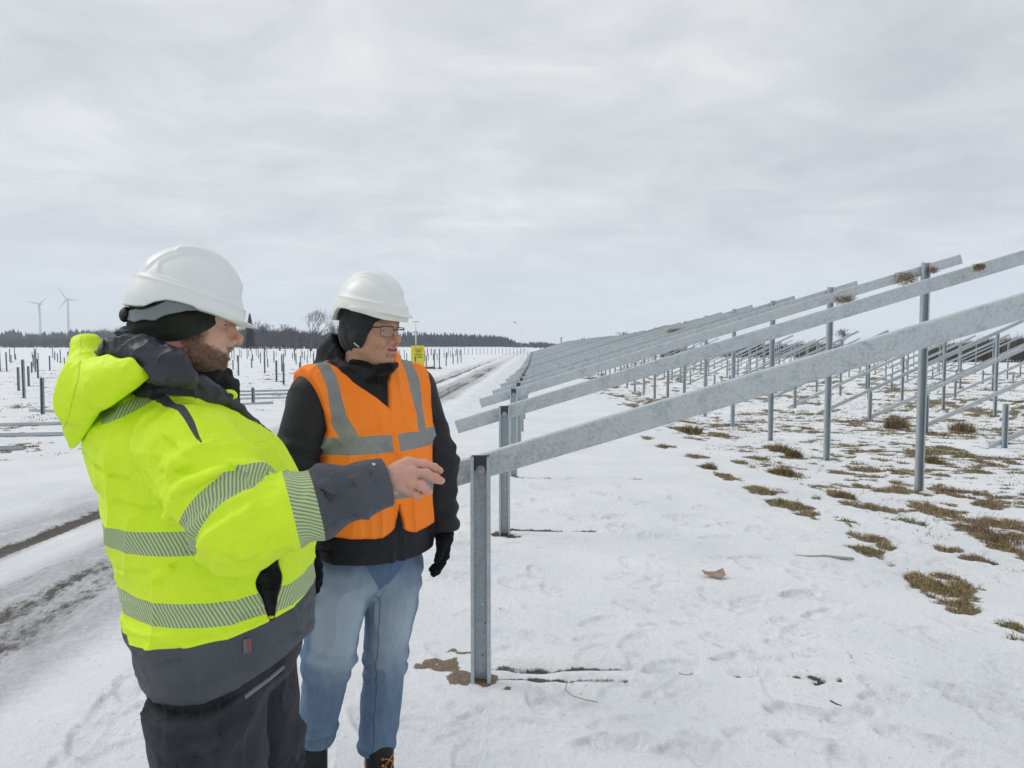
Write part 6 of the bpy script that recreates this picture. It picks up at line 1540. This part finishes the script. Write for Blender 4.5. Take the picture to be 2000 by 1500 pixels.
# gloves
def glove_fn(wr, dr, side, out):
    dr = dr / np.linalg.norm(dr); side = side - dr * (side @ dr); side /= np.linalg.norm(side); nrm = np.cross(dr, side)
    def q(a, b, c): return wr + dr * a + side * b + nrm * c
    def f(p):
        d = cap(p, q(-0.05, 0, 0), q(0.02, 0, 0), 0.036, 0.033); d = smin(d, cap(p, q(0.03, -0.018, 0), q(0.085, -0.022, 0.002), 0.024, 0.020), 0.012); d = smin(d, cap(p, q(0.03, 0.014, 0), q(0.085, 0.022, 0.002), 0.024, 0.019), 0.012)
        fs = None
        for k, (b, l, c) in enumerate(((0.030, 0.052, 0.020), (0.010, 0.066, 0.022), (-0.011, 0.062, 0.024), (-0.030, 0.048, 0.026))):
            e_ = finger(p, [q(0.082, b, 0.002), q(0.082 + l * 0.5, b * 0.9, 0.008), q(0.082 + l * 0.85, b * 0.75, c), q(0.082 + l, b * 0.65, c + 0.010)], (0.0125, 0.0120, 0.0112, 0.0098)); fs = e_ if fs is None else smin(fs, e_, 0.003)
        d = smin(d, fs, 0.006); th = finger(p, [q(0.025, 0.022, 0.006), q(0.055, 0.043, 0.016), q(0.085, 0.044, 0.026), q(0.104, 0.038, 0.032)], (0.0170, 0.0145, 0.0125, 0.0105)); d = smin(d, th, 0.010)
        return d - 0.0012 * np.sin(260 * ((p - wr) @ dr)) * sst(0.03, 0.0, (p - wr) @ dr) - 0.0015 * noise(p * 60)
    return f
wl = WLf + (WLf - ELf) / np.linalg.norm(WLf - ELf) * 0.006
gL = glove_fn(wl, P(864, 1128, 2.46) - wl, np.array([0.85, -0.4, 0.0]), 1); c = wl + np.array([0, 0, -0.07]); B.part('glove', gL, c - 0.14, c + 0.14, 0.0028, M['glove'])
wr_ = WRr + (WRr - ER) / np.linalg.norm(WRr - ER) * 0.006
gR = glove_fn(wr_, P(625, 1215, 2.20) - wr_, np.array([0.85, 0.4, 0.0]), 1); c = wr_ + np.array([0, 0, -0.07]); B.part('glove', gR, c - 0.15, c + 0.15, 0.0032, M['glove'])
# jeans
def mat_denim():
    m = principled('blue_denim', (0.12, 0.19, 0.30), 0.9, 0, 0.1); g = NG(m); v = g.coord()
    a = g.noise(v, 5, 4, 0.6, 0.4); b = g.noise(v, 30, 5, 0.65, 0.4, (1, 1, 0.35)); c = g.noise(v, 800, 2, 0.6, 0, (1, 1, 0.25))
    f = g.math('ADD', g.attr('fade'), g.math('ADD', g.math('MULTIPLY', g.math('SUBTRACT', a, 0.5), 0.35), g.math('MULTIPLY', g.math('SUBTRACT', b, 0.5), 0.45)))
    col = g.mix(g.range(f, 0.0, 1.0, 0, 1, True), (0.085, 0.150, 0.255), (0.36, 0.445, 0.525))
    col = g.mix(g.math('MULTIPLY', g.range(c, 0.4, 0.65), 0.22), col, (0.33, 0.38, 0.44))
    st = g.range(g.math('ABSOLUTE', g.attr('seam')), 0.0010, 0.0030); col = g.mix(g.math('MULTIPLY', g.math('SUBTRACT', 1.0, st), 0.65), col, (0.045, 0.075, 0.13))
    g.col(col); g.normal(g.bump(c, 0.2, 0.001, g.bump(b, 0.35, 0.006))); return m
M['denim'] = mat_denim()
def legB(p, i):
    h, k, a = LEGB[i]; r = ((0.108, 0.079, 0.060), (0.102, 0.071, 0.064))[i]
    d = smin(cap(p, h, k, r[0], r[1]), cap(p, k, a, r[1], r[2]), 0.03)
    d = d - folds(p, h, k, 1.0, 0.18, 34, 0.0052, 0.5 + i, 2.0) - folds(p, k, a, 0.95, 0.16, 44, 0.0055, 1.0 + 2 * i, 1.6) - folds(p, h, k, 0.15, 0.25, 26, 0.005, 2.0 + i, 1.0)
    d = d - cloth_noise(p, 0.0062, (8, 8, 4.5), 91.0 + i, 3.0) - cloth_noise(p, 0.0025, (17, 17, 13), 95.0 + i, 3.0)
    t = axis_t(p, k, a); return smax(d, (t - 1.03) * 0.25, 0.004)
def jeans(p):
    c = P(722, 1100, 2.46); d = ell(p, c + np.array([0, 0, 0.05]), (0.140, 0.185, 0.16))
    l0, l1 = legB(p, 0), legB(p, 1); d = smin(d, l0, 0.04); d = smin(d, l1, 0.04)
    fly = np.where(p[:, 0] > c[0], np.abs(p[:, 1] - c[1] + 0.004), 1); d = d + 0.003 * np.exp(-(fly / 0.004) ** 2) * (p[:, 2] > 0.70)
    return d
def jeans_attr(V):
    out = np.full(len(V), -0.05)
    for i, (h, k, a) in enumerate(LEGB):
        t = axis_t(V, h, k); ax = h + np.outer(np.clip(t, 0, 2), k - h); r = V - ax; f = r @ np.array([1.0, (-0.25, -0.35)[i], 0]); n_ = np.linalg.norm(r, axis=1) + 1e-6
        w_ = np.exp(-((t - 0.55) / 0.50) ** 2) * sst(0.15, 0.95, f / n_); near = n_ < 0.14; out = np.where(near, np.maximum(out, w_ * (0.95, 0.68)[i] + 0.20), out)
    h, k, a = LEGB[1]; t = axis_t(V, h, k); ax = h + np.outer(np.clip(t, 0, 2.2), k - h); r = V - ax
    sm = np.where(np.linalg.norm(r, axis=1) < 0.13, np.where((r @ np.array([0.5, -0.9, 0])) > 0, r @ np.array([0.9, 0.42, 0]) - 0.012, 1), 1)
    return {'fade': out, 'seam': sm}
B.part('jeans', jeans, (-0.24, -0.30, 0.14), (0.34, 0.32, 0.96), 0.0048, M['denim'], jeans_attr)
M['lace'] = principled('orange_laces', (0.55, 0.20, 0.06), 0.7)
for (b, f), a, yw in zip(add_boots(B, FEETB, (-22, 10), (0.10, 0.05)), FEETB, (-22, 10)):
    R_ = rot('z', yw); lm = MB()
    for k in range(5):
        z_ = 0.045 - 0.022 * k; xx = 0.075 + 0.016 * max(k - 2, 0) ** 1.4
        for s in (-1, 1):
            pts = patch_line(f, [a + R_ @ np.array([xx, s * 0.030, z_]), a + R_ @ np.array([xx + .01, 0, z_ - 0.008]), a + R_ @ np.array([xx, -s * 0.030, z_ - 0.022])], 0, 0.002); lm.tube(pts, 0.0024, 5)
            s_, n_ = on_surface(f, a + R_ @ np.array([xx - 0.01, s * 0.036, z_])); lm.cyl(s_, s_ + n_ * 0.003, 0.005, 8)
    B.mb(lm, 'laces', M['lace'], b, True)
# ------------------------------------------------------------------ the cold, slightly hazy air
hb = MB(); hb.box((0, 850, 70), (1500, 900, 78)); 
hm = bpy.data.materials.new('haze'); hm.use_nodes = True; ht = hm.node_tree; ht.nodes.clear()
ho = ht.nodes.new('ShaderNodeOutputMaterial'); hv = ht.nodes.new('ShaderNodeVolumePrincipled')
hv.inputs['Color'].default_value = (0.80, 0.88, 1.0, 1); hv.inputs['Density'].default_value = 0.00034; hv.inputs['Anisotropy'].default_value = 0.0
ht.links.new(hv.outputs[0], ho.inputs['Volume'])
tag(hb.build('haze', hm), kind='stuff')
